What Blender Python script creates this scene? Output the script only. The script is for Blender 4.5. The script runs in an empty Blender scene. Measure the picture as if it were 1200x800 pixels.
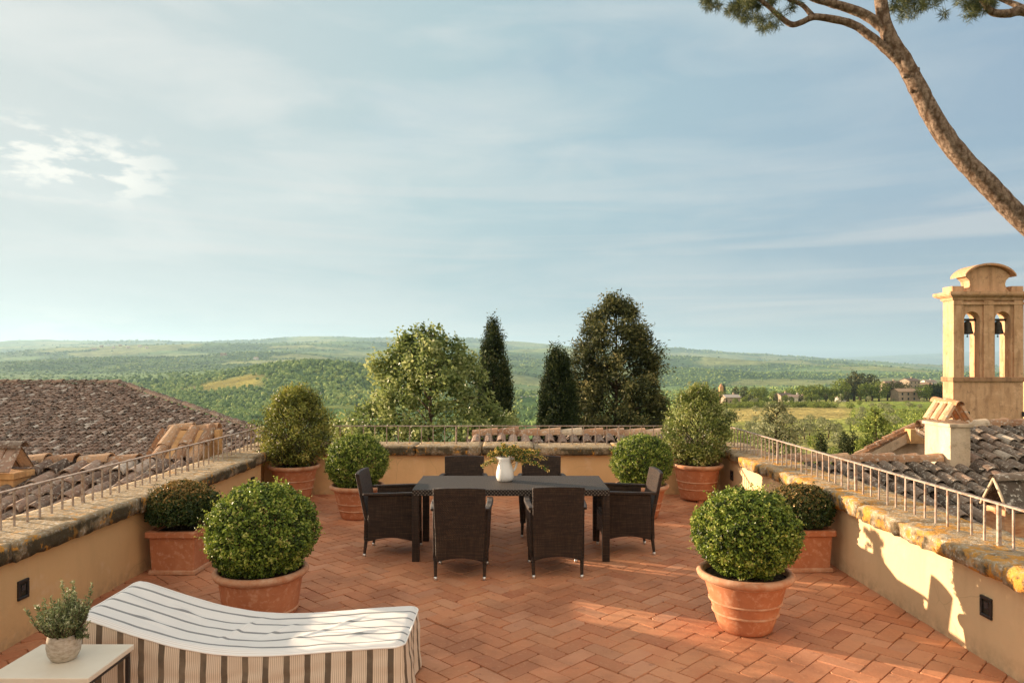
import bpy, math, random
import numpy as np
from mathutils import Vector, Matrix, noise as mnoise

rad = math.radians
sc = bpy.context.scene
C = sc.collection
random.seed(7)
RNG = np.random.default_rng(11)

# ------------------------------------------------------------------ camera, sky, sun, exposure
FOC, HOR, CAMZ = 830.0, 427.0, 2.05          # focal length in photo pixels, horizon row, eye height
cd = bpy.data.cameras.new('camera'); cam = bpy.data.objects.new('camera', cd); C.objects.link(cam)
cam.location = (0, 0, CAMZ); cam.rotation_euler = (rad(90), 0, 0)
cd.sensor_width = 36.0; cd.lens = FOC / 1200 * 36.0; cd.shift_y = 27 / 1200
cd.clip_start = 0.05; cd.clip_end = 90000
sc.camera = cam

SUN_EL, SUN_AZ = rad(9.4), rad(65)           # azimuth measured from +Y towards -X
SUN_STRENGTH, SKY_STRENGTH = 4.7, 0.06
sc.view_settings.view_transform = 'Standard'; sc.view_settings.look = 'None'
sc.view_settings.exposure = 1.85; sc.view_settings.gamma = 1.0; sc.view_settings.use_curve_mapping = False
sd = bpy.data.lights.new('sun', 'SUN'); sd.energy = SUN_STRENGTH; sd.angle = rad(0.5); sd.color = (1.0, 0.755, 0.525)
sun = bpy.data.objects.new('sun', sd); C.objects.link(sun)
to_sun = Vector((-math.sin(SUN_AZ) * math.cos(SUN_EL), math.cos(SUN_AZ) * math.cos(SUN_EL), math.sin(SUN_EL)))
sun.rotation_euler = to_sun.to_track_quat('Z', 'Y').to_euler(); sun.location = (0, 0, 60)

sc.cycles.use_denoising = True
sc.cycles.max_bounces = 8; sc.cycles.diffuse_bounces = 4; sc.cycles.glossy_bounces = 3
sc.cycles.transmission_bounces = 4; sc.cycles.transparent_max_bounces = 8; sc.cycles.volume_bounces = 0
sc.cycles.sample_clamp_indirect = 6.0

# ------------------------------------------------------------------ node helpers
class Nodes:
    def __init__(s, tree): s.t = tree; s.n = tree.nodes; s.l = tree.links
    def put(s, sock, val):
        if isinstance(val, bpy.types.NodeSocket): s.l.new(val, sock)
        elif isinstance(val, (tuple, list)) and len(val) == 3 and sock.type == 'RGBA': sock.default_value = (*val, 1)
        else: sock.default_value = val
    def node(s, kind, ins={}, **kw):
        n = s.n.new(kind)
        for k, v in kw.items(): setattr(n, k, v)
        for k, v in ins.items(): s.put(n.inputs[k], v)
        return n
    def math(s, op, a, b=0.0, clamp=False, c=0.0):
        n = s.node('ShaderNodeMath', {0: a, 1: b, 2: c}, operation=op); n.use_clamp = clamp; return n.outputs[0]
    def obj(s): return s.node('ShaderNodeTexCoord').outputs['Object']
    def uv(s): return s.node('ShaderNodeTexCoord').outputs['UV']
    def pos(s): return s.node('ShaderNodeNewGeometry').outputs['Position']
    def map(s, v, scale=(1, 1, 1), loc=(0, 0, 0), rot=(0, 0, 0)):
        return s.node('ShaderNodeMapping', {'Vector': v, 'Scale': scale, 'Location': loc, 'Rotation': rot}).outputs[0]
    def noise(s, v, scale=5.0, detail=4.0, rough=0.55, dist=0.0):
        return s.node('ShaderNodeTexNoise', {'Vector': v, 'Scale': scale, 'Detail': detail, 'Roughness': rough, 'Distortion': dist}).outputs['Fac']
    def voro(s, v, scale=5.0, out='Distance', feature='F1'):
        return s.node('ShaderNodeTexVoronoi', {'Vector': v, 'Scale': scale}, feature=feature).outputs[out]
    def ramp(s, fac, stops, interp='LINEAR'):
        n = s.node('ShaderNodeValToRGB', {'Fac': fac}); r = n.color_ramp; r.interpolation = interp
        while len(r.elements) < len(stops): r.elements.new(0.5)
        for e, (p, c) in zip(r.elements, stops):
            e.position = p; e.color = (c, c, c, 1) if isinstance(c, (int, float)) else (*c, 1)
        return n.outputs['Color']
    def mix(s, f, a, b, kind='MIX'):
        n = s.n.new('ShaderNodeMix'); n.data_type = 'RGBA'; n.blend_type = kind
        s.put(n.inputs[0], f); s.put(n.inputs[6], a); s.put(n.inputs[7], b); return n.outputs[2]
    def attr(s, name, out='Fac'): return s.node('ShaderNodeAttribute', attribute_name=name).outputs[out]
    def sep(s, v):
        n = s.node('ShaderNodeSeparateXYZ', {0: v}); return n.outputs
    def comb(s, x, y, z): return s.node('ShaderNodeCombineXYZ', {0: x, 1: y, 2: z}).outputs[0]
    def bump(s, h, strength=0.5, dist=0.01): return s.node('ShaderNodeBump', {'Height': h, 'Strength': strength, 'Distance': dist}).outputs[0]

def material(name, fn, rough=0.8, spec=0.3, metal=0.0, translucent=0.0):
    """fn(nodes) -> colour, optional bump normal, optional roughness"""
    m = bpy.data.materials.new(name); m.use_nodes = True
    N = Nodes(m.node_tree); N.n.clear()
    out = N.node('ShaderNodeOutputMaterial')
    res = fn(N); res = res if isinstance(res, tuple) and not isinstance(res[0], (int, float)) else (res,)
    colr = res[0]; nor = res[1] if len(res) > 1 else None; ro = res[2] if len(res) > 2 else rough
    b = N.node('ShaderNodeBsdfPrincipled', {'Base Color': colr, 'Roughness': ro, 'Metallic': metal, 'Specular IOR Level': spec})
    if nor is not None: N.l.new(nor, b.inputs['Normal'])
    s = b.outputs[0]
    if translucent > 0:
        t = N.node('ShaderNodeBsdfTranslucent', {'Color': colr})
        s = N.node('ShaderNodeMixShader', {0: translucent, 1: s, 2: t.outputs[0]}).outputs[0]
    N.l.new(s, out.inputs['Surface'])
    return m

# ------------------------------------------------------------------ the sky
w = bpy.data.worlds.new('World'); sc.world = w; w.use_nodes = True
N = Nodes(w.node_tree); N.n.clear()
sky = N.node('ShaderNodeTexSky'); sky.sky_type = 'NISHITA'; sky.sun_disc = False
sky.sun_elevation = SUN_EL; sky.sun_rotation = -SUN_AZ
sky.air_density = 1.0; sky.dust_density = 1.2; sky.ozone_density = 1.6
dirv = N.node('ShaderNodeTexCoord').outputs['Generated']
dx, dy, dz = N.sep(dirv)
# thin layered veil of high cloud, stretched sideways
veil = N.noise(N.map(dirv, (1.6, 1.6, 9.0)), 1.3, 5.0, 0.5, 0.4)
streak = N.noise(N.map(dirv, (1.2, 1.2, 26.0), (0.3, 0, 0.05), (0, 0.05, 0)), 1.4, 4.0, 0.5, 0.3)
leftw = N.math('MULTIPLY_ADD', dx, -0.55, c=0.30)
veilf = N.math('ADD', N.ramp(veil, [(0.30, 0.0), (0.75, 0.55)]), N.math('MULTIPLY', leftw, 0.5))
low = N.ramp(dz, [(0.0, 1.0), (0.30, 0.15)])
veilf = N.math('ADD', veilf, N.math('MULTIPLY', N.ramp(streak, [(0.50, 0.0), (0.72, 0.45)]), low))
veilf = N.math('ADD', N.math('ADD', veilf, 0.50), N.ramp(dz, [(0.0, 0.45), (0.25, 0.12)]), True)
veilcol = N.ramp(N.math('MULTIPLY_ADD', dx, -0.5, c=0.5), [(0.2, (1.38, 1.92, 2.55)), (0.42, (1.66, 2.36, 2.74)), (0.55, (2.02, 2.66, 2.86)), (0.8, (2.95, 3.12, 3.08))])
base = N.mix(veilf, sky.outputs[0], veilcol)
# unseen warm bright sky added behind the viewer and overhead as fill light
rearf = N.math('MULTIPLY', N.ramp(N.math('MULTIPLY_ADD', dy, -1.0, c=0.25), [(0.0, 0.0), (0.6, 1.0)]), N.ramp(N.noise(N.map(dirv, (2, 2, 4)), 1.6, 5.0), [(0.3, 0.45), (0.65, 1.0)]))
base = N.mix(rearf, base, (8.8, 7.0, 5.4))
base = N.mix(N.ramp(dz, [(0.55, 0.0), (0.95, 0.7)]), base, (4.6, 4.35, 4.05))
# brighter torn sheets of high cloud, and one darker patch of clear air between them
sheet = N.noise(N.map(dirv, (1.7, 1.7, 7.5), (0.35, 0.1, 0.22), (0.0, 0.12, 0.0)), 1.9, 6.0, 0.55, 0.5)
sheetf = N.math('MULTIPLY', N.ramp(sheet, [(0.42, 0.0), (0.66, 0.75)]), N.ramp(N.math('MULTIPLY_ADD', dx, -0.5, c=0.5), [(0.25, 0.25), (0.75, 1.0)]))
base = N.mix(sheetf, base, (3.55, 3.6, 3.5))
band3 = N.noise(N.map(dirv, (0.9, 0.9, 22.0), (0.1, 0.6, 0.13), (0.0, 0.03, 0.0)), 1.7, 5.0, 0.5, 0.6)
base = N.mix(N.math('MULTIPLY', N.ramp(band3, [(0.47, 0.0), (0.62, 0.75)]), N.ramp(dz, [(0.0, 1.0), (0.18, 0.6), (0.3, 0.0)])), base, (3.5, 3.4, 3.3))
# small bright cumulus low on the sunny side
cum = N.noise(N.map(dirv, (5.0, 5.0, 15.0), (0.9, 0.2, 0.4)), 3.0, 8.0, 0.60, 0.15)
cumf = N.ramp(cum, [(0.49, 0.0), (0.58, 1.0)])
band = N.math('MULTIPLY', N.ramp(dz, [(0.185, 0.0), (0.215, 1.0), (0.25, 1.0), (0.29, 0.0)]), N.ramp(N.math('MULTIPLY', dx, -1.0), [(0.40, 0.0), (0.47, 1.0)]))
band2 = N.math('MULTIPLY', N.ramp(dz, [(0.0, 1.0), (0.05, 0.7), (0.075, 0.0)]), N.ramp(N.math('MULTIPLY', dx, -1.0), [(0.22, 0.0), (0.55, 0.7)]))
cumf = N.math('MULTIPLY', cumf, N.math('MAXIMUM', band, band2))
base = N.mix(N.math('MULTIPLY', cumf, 0.85), base, (4.7, 4.5, 4.1))
base = N.mix(1.0, base, N.ramp(dz, [(0.0, (0.78, 0.76, 0.78)), (0.09, (0.88, 0.87, 0.89)), (0.22, (1, 1, 1))]), 'MULTIPLY')
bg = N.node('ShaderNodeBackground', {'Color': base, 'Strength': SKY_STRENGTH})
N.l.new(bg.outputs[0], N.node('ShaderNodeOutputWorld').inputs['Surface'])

# ------------------------------------------------------------------ object helpers
def tag(o, label=None, cat=None, group=None, kind=None):
    if label: o['label'] = label
    if cat: o['category'] = cat
    if group: o['group'] = group
    if kind: o['kind'] = kind
    return o
def thing(name, label, cat, loc=(0, 0, 0), rz=0.0, group=None):
    o = bpy.data.objects.new(name, None); C.objects.link(o)
    o.empty_display_size = 0.1; o.location = loc; o.rotation_euler = (0, 0, rz)
    return tag(o, label, cat, group)
def link(name, me, mats, parent=None, loc=None):
    o = bpy.data.objects.new(name, me); C.objects.link(o)
    for m in (mats if isinstance(mats, (list, tuple)) else [mats]): me.materials.append(m)
    if parent: o.parent = parent
    if loc: o.location = loc
    return o
def copy_tree(o, parent=None):
    c = o.copy(); C.objects.link(c)
    if parent: c.parent = parent
    for ch in list(o.children): copy_tree(ch, c)
    return c
def bevel(o, wd=0.006, seg=2, ang=35):
    m = o.modifiers.new('Bevel', 'BEVEL'); m.width = wd; m.segments = seg; m.limit_method = 'ANGLE'; m.angle_limit = rad(ang)
    return o

class MB:
    """collects faces, builds ONE mesh object"""
    def __init__(s): s.v = []; s.f = []; s.r = []; s.m = []; s.s = []
    def add(s, vs, fs, r=0.5, m=0, smooth=False):
        b = len(s.v); s.v.extend([tuple(p) for p in vs])
        for f in fs: s.f.append([b + i for i in f]); s.r.append(r); s.m.append(m); s.s.append(smooth)
        return s
    def box(s, x0, x1, y0, y1, z0, z1, r=0.5, m=0, M=None):
        vs = [Vector(p) for p in ((x0, y0, z0), (x1, y0, z0), (x1, y1, z0), (x0, y1, z0), (x0, y0, z1), (x1, y0, z1), (x1, y1, z1), (x0, y1, z1))]
        if M is not None: vs = [M @ p for p in vs]
        return s.add(vs, [(3, 2, 1, 0), (4, 5, 6, 7), (0, 1, 5, 4), (1, 2, 6, 5), (2, 3, 7, 6), (3, 0, 4, 7)], r, m)
    def prism(s, poly, z0, z1, r=0.5, m=0, fn=None):
        """poly in a plane (a,b) extruded along c; fn maps (a,b,c) to a point"""
        fn = fn or (lambda a, b, c: (a, b, c)); n = len(poly)
        vs = [fn(a, b, z0) for a, b in poly] + [fn(a, b, z1) for a, b in poly]
        fs = [tuple(range(n))[::-1], tuple(range(n, 2 * n))] + [(i, (i + 1) % n, n + (i + 1) % n, n + i) for i in range(n)]
        return s.add(vs, fs, r, m)
    def tube(s, pts, rs, seg=8, r=0.5, m=0, cap=True, wob=0.0):
        pts = [Vector(p) for p in pts]; n = len(pts)
        if not isinstance(rs, (list, tuple)): rs = [rs] * n
        t0 = (pts[1] - pts[0]).normalized(); nr = t0.orthogonal().normalized(); vs = []
        for i, p in enumerate(pts):
            t = (pts[min(i + 1, n - 1)] - pts[max(i - 1, 0)]).normalized()
            nr = (nr - t * nr.dot(t)); nr = nr.normalized() if nr.length > 1e-6 else t.orthogonal().normalized()
            b = t.cross(nr)
            for k in range(seg):
                a = 2 * math.pi * k / seg
                q = rs[i] * (1 + (wob * mnoise.noise(p * 7 + Vector((math.cos(a) * 2, math.sin(a) * 2, 0))) if wob else 0))
                vs.append(p + nr * math.cos(a) * q + b * math.sin(a) * q)
        fs = [(i * seg + k, i * seg + (k + 1) % seg, (i + 1) * seg + (k + 1) % seg, (i + 1) * seg + k) for i in range(n - 1) for k in range(seg)]
        if cap: fs += [tuple(range(seg))[::-1], tuple(range((n - 1) * seg, n * seg))]
        return s.add(vs, fs, r, m, True)
    def lathe(s, prof, seg=32, c=(0, 0, 0), r=0.5, m=0, wob=0.0):
        vs = []
        for (q, z) in prof:
            for k in range(seg):
                a = 2 * math.pi * k / seg
                qq = q * (1 + wob * mnoise.noise(Vector((math.cos(a) * 1.2, math.sin(a) * 1.2, z * 3))))
                vs.append((c[0] + qq * math.cos(a), c[1] + qq * math.sin(a), c[2] + z))
        n = len(prof)
        fs = [(i * seg + k, i * seg + (k + 1) % seg, (i + 1) * seg + (k + 1) % seg, (i + 1) * seg + k) for i in range(n - 1) for k in range(seg)]
        return s.add(vs, fs, r, m, True)
    def tile(s, O, U, F, Nn, w0, w1, L, rnd, up=1, seg=6, lift=0.02, th=0.014, hr=0.5):
        """one clay barrel tile: O upslope end, F down the slope"""
        vs = []
        for (t, wd, dn) in ((0, w0, 0), (1, w1, lift)):
            for (off) in (0.0, th):
                for k in range(seg + 1):
                    a = math.pi * k / seg
                    rr = wd / 2 - off
                    vs.append(O + F * (t * L) + U * (math.cos(a) * rr) + Nn * (up * math.sin(a) * (wd * hr - off) + dn))
        q = seg + 1
        fs = [(k, k + 1, 2 * q + k + 1, 2 * q + k) for k in range(seg)]
        fs += [(2 * q + k, 2 * q + k + 1, 3 * q + k + 1, 3 * q + k) for k in range(seg)]
        fs += [(3 * q + k, 3 * q + k + 1, q + k + 1, q + k) for k in range(seg)]
        if up > 0: fs = [f[::-1] for f in fs]
        return s.add(vs, fs, rnd, 0, False)
    def build(s, name, mats, parent=None, loc=None):
        me = bpy.data.meshes.new(name); me.from_pydata(s.v, [], s.f)
        a = me.attributes.new('rnd', 'FLOAT', 'FACE'); a.data.foreach_set('value', s.r)
        me.polygons.foreach_set('material_index', s.m); me.polygons.foreach_set('use_smooth', s.s); me.update()
        return link(name, me, mats, parent, loc)

def np_mesh(name, V, F, rnd=None, smooth=False, colors=None):
    """V (n,3), F (m,k) numpy arrays"""
    me = bpy.data.meshes.new(name); n, (m, k) = len(V), F.shape
    me.vertices.add(n); me.vertices.foreach_set('co', np.ascontiguousarray(V, np.float32).ravel())
    me.loops.add(m * k); me.loops.foreach_set('vertex_index', np.ascontiguousarray(F, np.int32).ravel())
    me.polygons.add(m); me.polygons.foreach_set('loop_start', np.arange(0, m * k, k, dtype=np.int32))
    if rnd is not None:
        a = me.attributes.new('rnd', 'FLOAT', 'FACE'); a.data.foreach_set('value', np.ascontiguousarray(rnd, np.float32))
    if colors is not None:
        a = me.attributes.new('cover', 'FLOAT_COLOR', 'POINT'); a.data.foreach_set('color', np.ascontiguousarray(colors, np.float32).ravel())
    me.polygons.foreach_set('use_smooth', np.full(m, smooth)); me.update(calc_edges=True); me.validate()
    return me

def unit(a): return a / np.maximum(np.linalg.norm(a, axis=1, keepdims=True), 1e-9)
def leaf_mesh(name, P, Nn, L, W, rnd, T=None, fold=0.25):
    """rhombic leaves at P facing Nn; T optional long direction"""
    n = len(P); Nn = unit(Nn)
    if T is None: T = RNG.normal(size=(n, 3))
    T = unit(T - Nn * np.sum(T * Nn, axis=1, keepdims=True)); B = np.cross(Nn, T)
    L = np.broadcast_to(np.asarray(L, float).reshape(-1, 1), (n, 1)); W = np.broadcast_to(np.asarray(W, float).reshape(-1, 1), (n, 1))
    V = np.stack([P - T * L * .5, P + B * W * .5 + Nn * W * fold - T * L * .06, P + T * L * .5, P - B * W * .5 + Nn * W * fold - T * L * .06], axis=1).reshape(-1, 3)
    F = np.arange(4 * n).reshape(n, 4)
    return np_mesh(name, V, F, rnd)

def fbm(x, y, seed=0, octs=4):
    """value noise on arrays"""
    out = np.zeros_like(x, float); amp = 0.5
    for o in range(octs):
        xi = np.floor(x).astype(np.int64); yi = np.floor(y).astype(np.int64); fx = x - xi; fy = y - yi
        fx = fx * fx * (3 - 2 * fx); fy = fy * fy * (3 - 2 * fy)
        def h(a, b):
            k = (a * 374761393 + b * 668265263 + (seed + o * 17) * 1442695041) & 0x7fffffff
            k = ((k ^ (k >> 13)) * 1274126177) & 0x7fffffff
            return ((k ^ (k >> 16)) & 0xffff) / 65535.0
        v = (h(xi, yi) * (1 - fx) + h(xi + 1, yi) * fx) * (1 - fy) + (h(xi, yi + 1) * (1 - fx) + h(xi + 1, yi + 1) * fx) * fy
        out += amp * (v - .5) * 2; amp *= .5; x = x * 2.03 + 5.1; y = y * 2.03 + 9.7
    return out
def at(px, py, z=0.0):
    """ground position of a photo pixel at height z"""
    d = FOC * (CAMZ - z) / (py - HOR); return (px - 600) * d / FOC, d
def Xat(px, d): return (px - 600) * d / FOC
def Zat(py, d): return CAMZ - (py - HOR) * d / FOC

# ------------------------------------------------------------------ materials
def m_stucco(k):
  def f(n):
    v = n.obj(); big = n.noise(v, 1.1, 5, 0.6); fine = n.noise(v, 14, 5, 0.6); run = n.noise(n.map(v, (3.5, 3.5, 0.5)), 2.0, 4)
    c = n.ramp(big, [(0.3, tuple(q * .90 for q in k)), (0.55, k), (0.75, tuple(min(.8, q * 1.08 + .01) for q in k))])
    c = n.mix(n.ramp(run, [(0.52, 0.0), (0.74, 0.18)]), c, (0.46, 0.30, 0.15))
    c = n.mix(n.ramp(n.noise(v, 4.5, 6, 0.65), [(0.58, 0.0), (0.70, 0.35)]), c, (0.74, 0.56, 0.36))
    crk = n.voro(n.mix(0.12, v, n.node('ShaderNodeTexNoise', {'Vector': v, 'Scale': 3.0}).outputs['Color']), 1.7, 'Distance', 'DISTANCE_TO_EDGE')
    c = n.mix(n.math('MULTIPLY', n.ramp(crk, [(0.0, 0.4), (0.008, 0.0)]), n.ramp(n.noise(v, 0.9, 3), [(0.5, 0.0), (0.6, 1.0)])), c, (0.30, 0.20, 0.11))
    z = n.sep(n.pos())[2]; splash = n.math('MULTIPLY', n.ramp(z, [(0.0, 1.0), (0.16, 0.0)]), n.ramp(fine, [(0.35, 0.0), (0.65, 0.55)]))
    c = n.mix(splash, c, (0.30, 0.20, 0.12))
    return c, n.bump(n.math('ADD', fine, n.math('MULTIPLY', big, 1.5)), 0.35, 0.012)
  return f
STUCCO = material('ochre_render', m_stucco((0.68, 0.44, 0.215)), 0.9, 0.15)
STUCCO_PALE = material('pale_ochre_render', m_stucco((0.68, 0.495, 0.285)), 0.9, 0.15)

def m_coping(lich):
    def f(n):
        v = n.pos(); a = n.noise(v, 9, 6, 0.65); b = n.noise(v, 38, 4, 0.6); big = n.noise(v, 1.6, 3)
        c = n.ramp(a, [(0.28, (0.14, 0.105, 0.065)), (0.46, (0.33, 0.245, 0.145)), (0.62, (0.45, 0.345, 0.215)), (0.8, (0.53, 0.44, 0.31))])
        c = n.mix(n.ramp(b, [(0.55, 0.0), (0.62, 0.8)]), c, (0.56, 0.52, 0.44))
        up = n.sep(n.node('ShaderNodeNewGeometry').outputs['Normal'])[2]
        moss = n.math('MULTIPLY', n.ramp(up, [(0.25, 1.0), (0.75, 0.0)]), n.ramp(n.noise(v, 5, 5, 0.6), [(0.30 + 0.14 * lich, 0.0), (0.48 + 0.15 * lich, 0.92)]))
        c = n.mix(moss, c, (0.055, 0.045, 0.026))
        l = n.math('MULTIPLY', n.ramp(n.noise(v, 7.5, 6, 0.7), [(0.60 - 0.13 * lich, 0.0), (0.66 - 0.12 * lich, 1.0)]), n.ramp(big, [(0.36, 0.1), (0.52, 1.0)]))
        c = n.mix(n.math('MULTIPLY', l, 0.85), c, n.mix(b, (0.54, 0.20, 0.02), (0.60, 0.34, 0.07)))
        return c, n.bump(n.math('ADD', a, n.math('MULTIPLY', b, 0.5)), 0.9, 0.03)
    return f
COPING = material('weathered_coping_stone', m_coping(0.25), 0.95, 0.1)
COPING_LICHEN = material('orange_lichen_coping_stone', m_coping(0.9), 0.95, 0.1)

def m_brick(n):
    v = n.pos(); r = n.attr('rnd')
    c = n.ramp(r, [(0.0, (0.38, 0.14, 0.068)), (0.2, (0.46, 0.182, 0.088)), (0.5, (0.51, 0.208, 0.100)), (0.75, (0.55, 0.238, 0.122)), (0.9, (0.51, 0.24, 0.135)), (1.0, (0.41, 0.19, 0.105))])
    st = n.noise(v, 2.6, 6, 0.62); fi = n.noise(v, 30, 5, 0.65)
    c = n.mix(n.ramp(st, [(0.38, 0.0), (0.68, 0.60)]), c, (0.58, 0.29, 0.145))
    c = n.mix(n.ramp(n.noise(v, 1.3, 5, 0.6), [(0.46, 0.0), (0.64, 0.68)]), c, (0.27, 0.105, 0.055))
    c = n.mix(n.ramp(fi, [(0.55, 0.0), (0.75, 0.45)]), c, (0.62, 0.36, 0.20))
    c = n.mix(n.ramp(n.noise(v, 11, 5, 0.7), [(0.58, 0.0), (0.70, 0.55)]), c, (0.24, 0.10, 0.06))
    return c, n.bump(n.math('ADD', fi, n.noise(v, 9, 4)), 0.45, 0.006), 0.72
BRICK = material('terracotta_paving', m_brick, 0.75, 0.25)
MORTAR = material('paving_mortar', lambda n: (n.ramp(n.noise(n.pos(), 6, 6), [(0.34, (0.18, 0.085, 0.045)), (0.46, (0.42, 0.18, 0.09)), (0.75, (0.52, 0.26, 0.14))]), n.bump(n.noise(n.pos(), 60, 3), 0.5, 0.004)), 0.95, 0.1)

def m_pot(n):
    v = n.obj(); a = n.noise(v, 3.2, 6, 0.65); b = n.noise(v, 20, 5, 0.6); g = n.noise(n.map(v, (4, 4, 1)), 2, 4)
    c = n.ramp(a, [(0.3, (0.38, 0.135, 0.062)), (0.55, (0.47, 0.185, 0.088)), (0.75, (0.55, 0.26, 0.14))])
    c = n.mix(n.ramp(b, [(0.52, 0.0), (0.70, 0.45)]), c, (0.70, 0.44, 0.28))
    c = n.mix(n.ramp(g, [(0.55, 0.0), (0.75, 0.4)]), c, (0.36, 0.14, 0.07))
    return c, n.bump(n.math('ADD', b, a), 0.35, 0.006), 0.8
POT = material('terracotta', m_pot, 0.8, 0.2)
POT_PALE = material('lime_bloomed_terracotta', lambda n: (n.mix(n.ramp(n.noise(n.obj(), 12, 6, 0.7), [(0.38, 0.0), (0.66, 0.8)]), (0.46, 0.20, 0.10), (0.58, 0.38, 0.25)), n.bump(n.noise(n.obj(), 30, 4), 0.4, 0.005)), 0.85, 0.15)
SOIL = material('potting_soil', lambda n: (n.ramp(n.noise(n.obj(), 40, 4), [(0.3, (0.025, 0.017, 0.01)), (0.7, (0.09, 0.065, 0.04))]), n.bump(n.noise(n.obj(), 50, 4), 1.0, 0.02)), 1.0, 0.05)

def leafmat(name, stops, rough=0.42, spec=0.3, tr=0.22):
    return material(name, lambda n: n.ramp(n.attr('rnd'), stops), rough, spec, 0.0, tr)
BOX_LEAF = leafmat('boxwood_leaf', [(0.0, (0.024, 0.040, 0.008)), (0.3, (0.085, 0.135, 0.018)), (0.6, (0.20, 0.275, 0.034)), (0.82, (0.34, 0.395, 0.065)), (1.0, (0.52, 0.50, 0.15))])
BOX_LEAF_DRY = leafmat('bronzed_boxwood_leaf', [(0.0, (0.012, 0.028, 0.008)), (0.5, (0.04, 0.07, 0.016)), (0.75, (0.11, 0.12, 0.03)), (0.88, (0.26, 0.18, 0.055)), (1.0, (0.42, 0.25, 0.08))])
BUSH_LEAF = leafmat('laurel_leaf', [(0.0, (0.025, 0.032, 0.008)), (0.4, (0.095, 0.11, 0.018)), (0.7, (0.25, 0.275, 0.048)), (1.0, (0.47, 0.43, 0.11))])
BUSH_LEAF_FRESH = leafmat('pittosporum_leaf', [(0.0, (0.025, 0.04, 0.01)), (0.4, (0.11, 0.15, 0.03)), (0.75, (0.27, 0.31, 0.07)), (1.0, (0.50, 0.48, 0.20))])
TREE_LEAF = leafmat('maple_leaf', [(0.0, (0.035, 0.055, 0.014)), (0.35, (0.135, 0.185, 0.05)), (0.7, (0.31, 0.355, 0.115)), (1.0, (0.48, 0.50, 0.22))], tr=0.4)
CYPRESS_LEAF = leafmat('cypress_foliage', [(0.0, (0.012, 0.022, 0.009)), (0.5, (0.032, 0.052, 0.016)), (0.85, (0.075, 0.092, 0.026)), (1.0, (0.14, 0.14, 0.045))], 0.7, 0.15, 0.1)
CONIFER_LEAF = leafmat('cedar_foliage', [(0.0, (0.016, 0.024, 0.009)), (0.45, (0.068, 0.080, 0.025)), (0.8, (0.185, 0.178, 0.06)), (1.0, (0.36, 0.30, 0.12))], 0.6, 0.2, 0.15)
PINE_LEAF = leafmat('pine_needles', [(0.0, (0.02, 0.03, 0.012)), (0.5, (0.07, 0.09, 0.028)), (1.0, (0.20, 0.20, 0.06))], 0.5, 0.3, 0.2)
OLIVE_LEAF = leafmat('olive_foliage', [(0.0, (0.08, 0.09, 0.04)), (0.5, (0.23, 0.25, 0.115)), (1.0, (0.44, 0.43, 0.24))], 0.6, 0.3, 0.2)
BRIGHT_LEAF = leafmat('young_tree_foliage', [(0.0, (0.045, 0.07, 0.014)), (0.5, (0.19, 0.245, 0.045)), (1.0, (0.40, 0.42, 0.095))], 0.6, 0.2, 0.25)
HERB_LEAF = leafmat('rosemary_leaf', [(0.0, (0.04, 0.055, 0.022)), (0.5, (0.13, 0.165, 0.065)), (0.85, (0.26, 0.30, 0.13)), (1.0, (0.44, 0.46, 0.27))], 0.5, 0.3, 0.2)
FLOWER = leafmat('yellow_blossom', [(0.0, (0.05, 0.10, 0.02)), (0.34, (0.13, 0.20, 0.04)), (0.36, (0.55, 0.36, 0.06)), (0.8, (0.68, 0.47, 0.14)), (1.0, (0.72, 0.58, 0.30))], 0.6, 0.2, 0.35)
def m_bark(n):
    v = n.obj(); a = n.voro(n.map(v, (13, 13, 6)), 1.0); b = n.noise(v, 16, 6, 0.75)
    c = n.ramp(b, [(0.34, (0.09, 0.062, 0.045)), (0.5, (0.27, 0.19, 0.135)), (0.68, (0.42, 0.325, 0.245))])
    c = n.mix(n.ramp(a, [(0.0, 0.0), (0.5, 0.0), (0.75, 0.7)]), c, (0.10, 0.055, 0.03))
    return c, n.bump(n.math('ADD', n.math('MULTIPLY', a, -0.7), b), 1.0, 0.05)
BARK = material('pine_bark', m_bark, 0.95, 0.1)
TWIG = material('brown_twig', lambda n: n.ramp(n.noise(n.obj(), 12, 4), [(0.3, (0.05, 0.035, 0.02)), (0.7, (0.14, 0.10, 0.065))]), 0.95, 0.1)

def m_tile(stops, grey):
    def f(n):
        v = n.pos(); r = n.attr('rnd'); a = n.noise(v, 6, 6, 0.7); b = n.noise(v, 22, 5, 0.65)
        c = n.ramp(r, stops)
        c = n.mix(n.ramp(a, [(0.50, 0.0), (0.64, 0.75)]), c, grey)
        c = n.mix(n.ramp(b, [(0.55, 0.0), (0.64, 0.85)]), c, (0.56, 0.50, 0.41))
        c = n.mix(n.ramp(n.noise(v, 9, 5, 0.7), [(0.60, 0.0), (0.70, 0.75)]), c, (0.05, 0.04, 0.03))
        return c, n.bump(n.math('ADD', a, b), 0.7, 0.015)
    return f
TILE_BROWN = material('brown_roof_tile', m_tile([(0.0, (0.10, 0.070, 0.053)), (0.3, (0.19, 0.128, 0.096)), (0.55, (0.28, 0.180, 0.130)), (0.8, (0.38, 0.27, 0.205)), (1.0, (0.60, 0.52, 0.43))], (0.25, 0.21, 0.17)), 0.9, 0.15)
TILE_GREY = material('grey_lichened_roof_tile', m_tile([(0.0, (0.07, 0.052, 0.04)), (0.35, (0.15, 0.115, 0.085)), (0.65, (0.24, 0.18, 0.135)), (0.9, (0.36, 0.24, 0.165)), (1.0, (0.48, 0.40, 0.31))], (0.12, 0.105, 0.085)), 0.92, 0.12)
TILE_ORANGE = material('orange_roof_tile', m_tile([(0.0, (0.36, 0.17, 0.085)), (0.5, (0.54, 0.27, 0.13)), (1.0, (0.64, 0.42, 0.25))], (0.46, 0.27, 0.15)), 0.9, 0.15)
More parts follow.
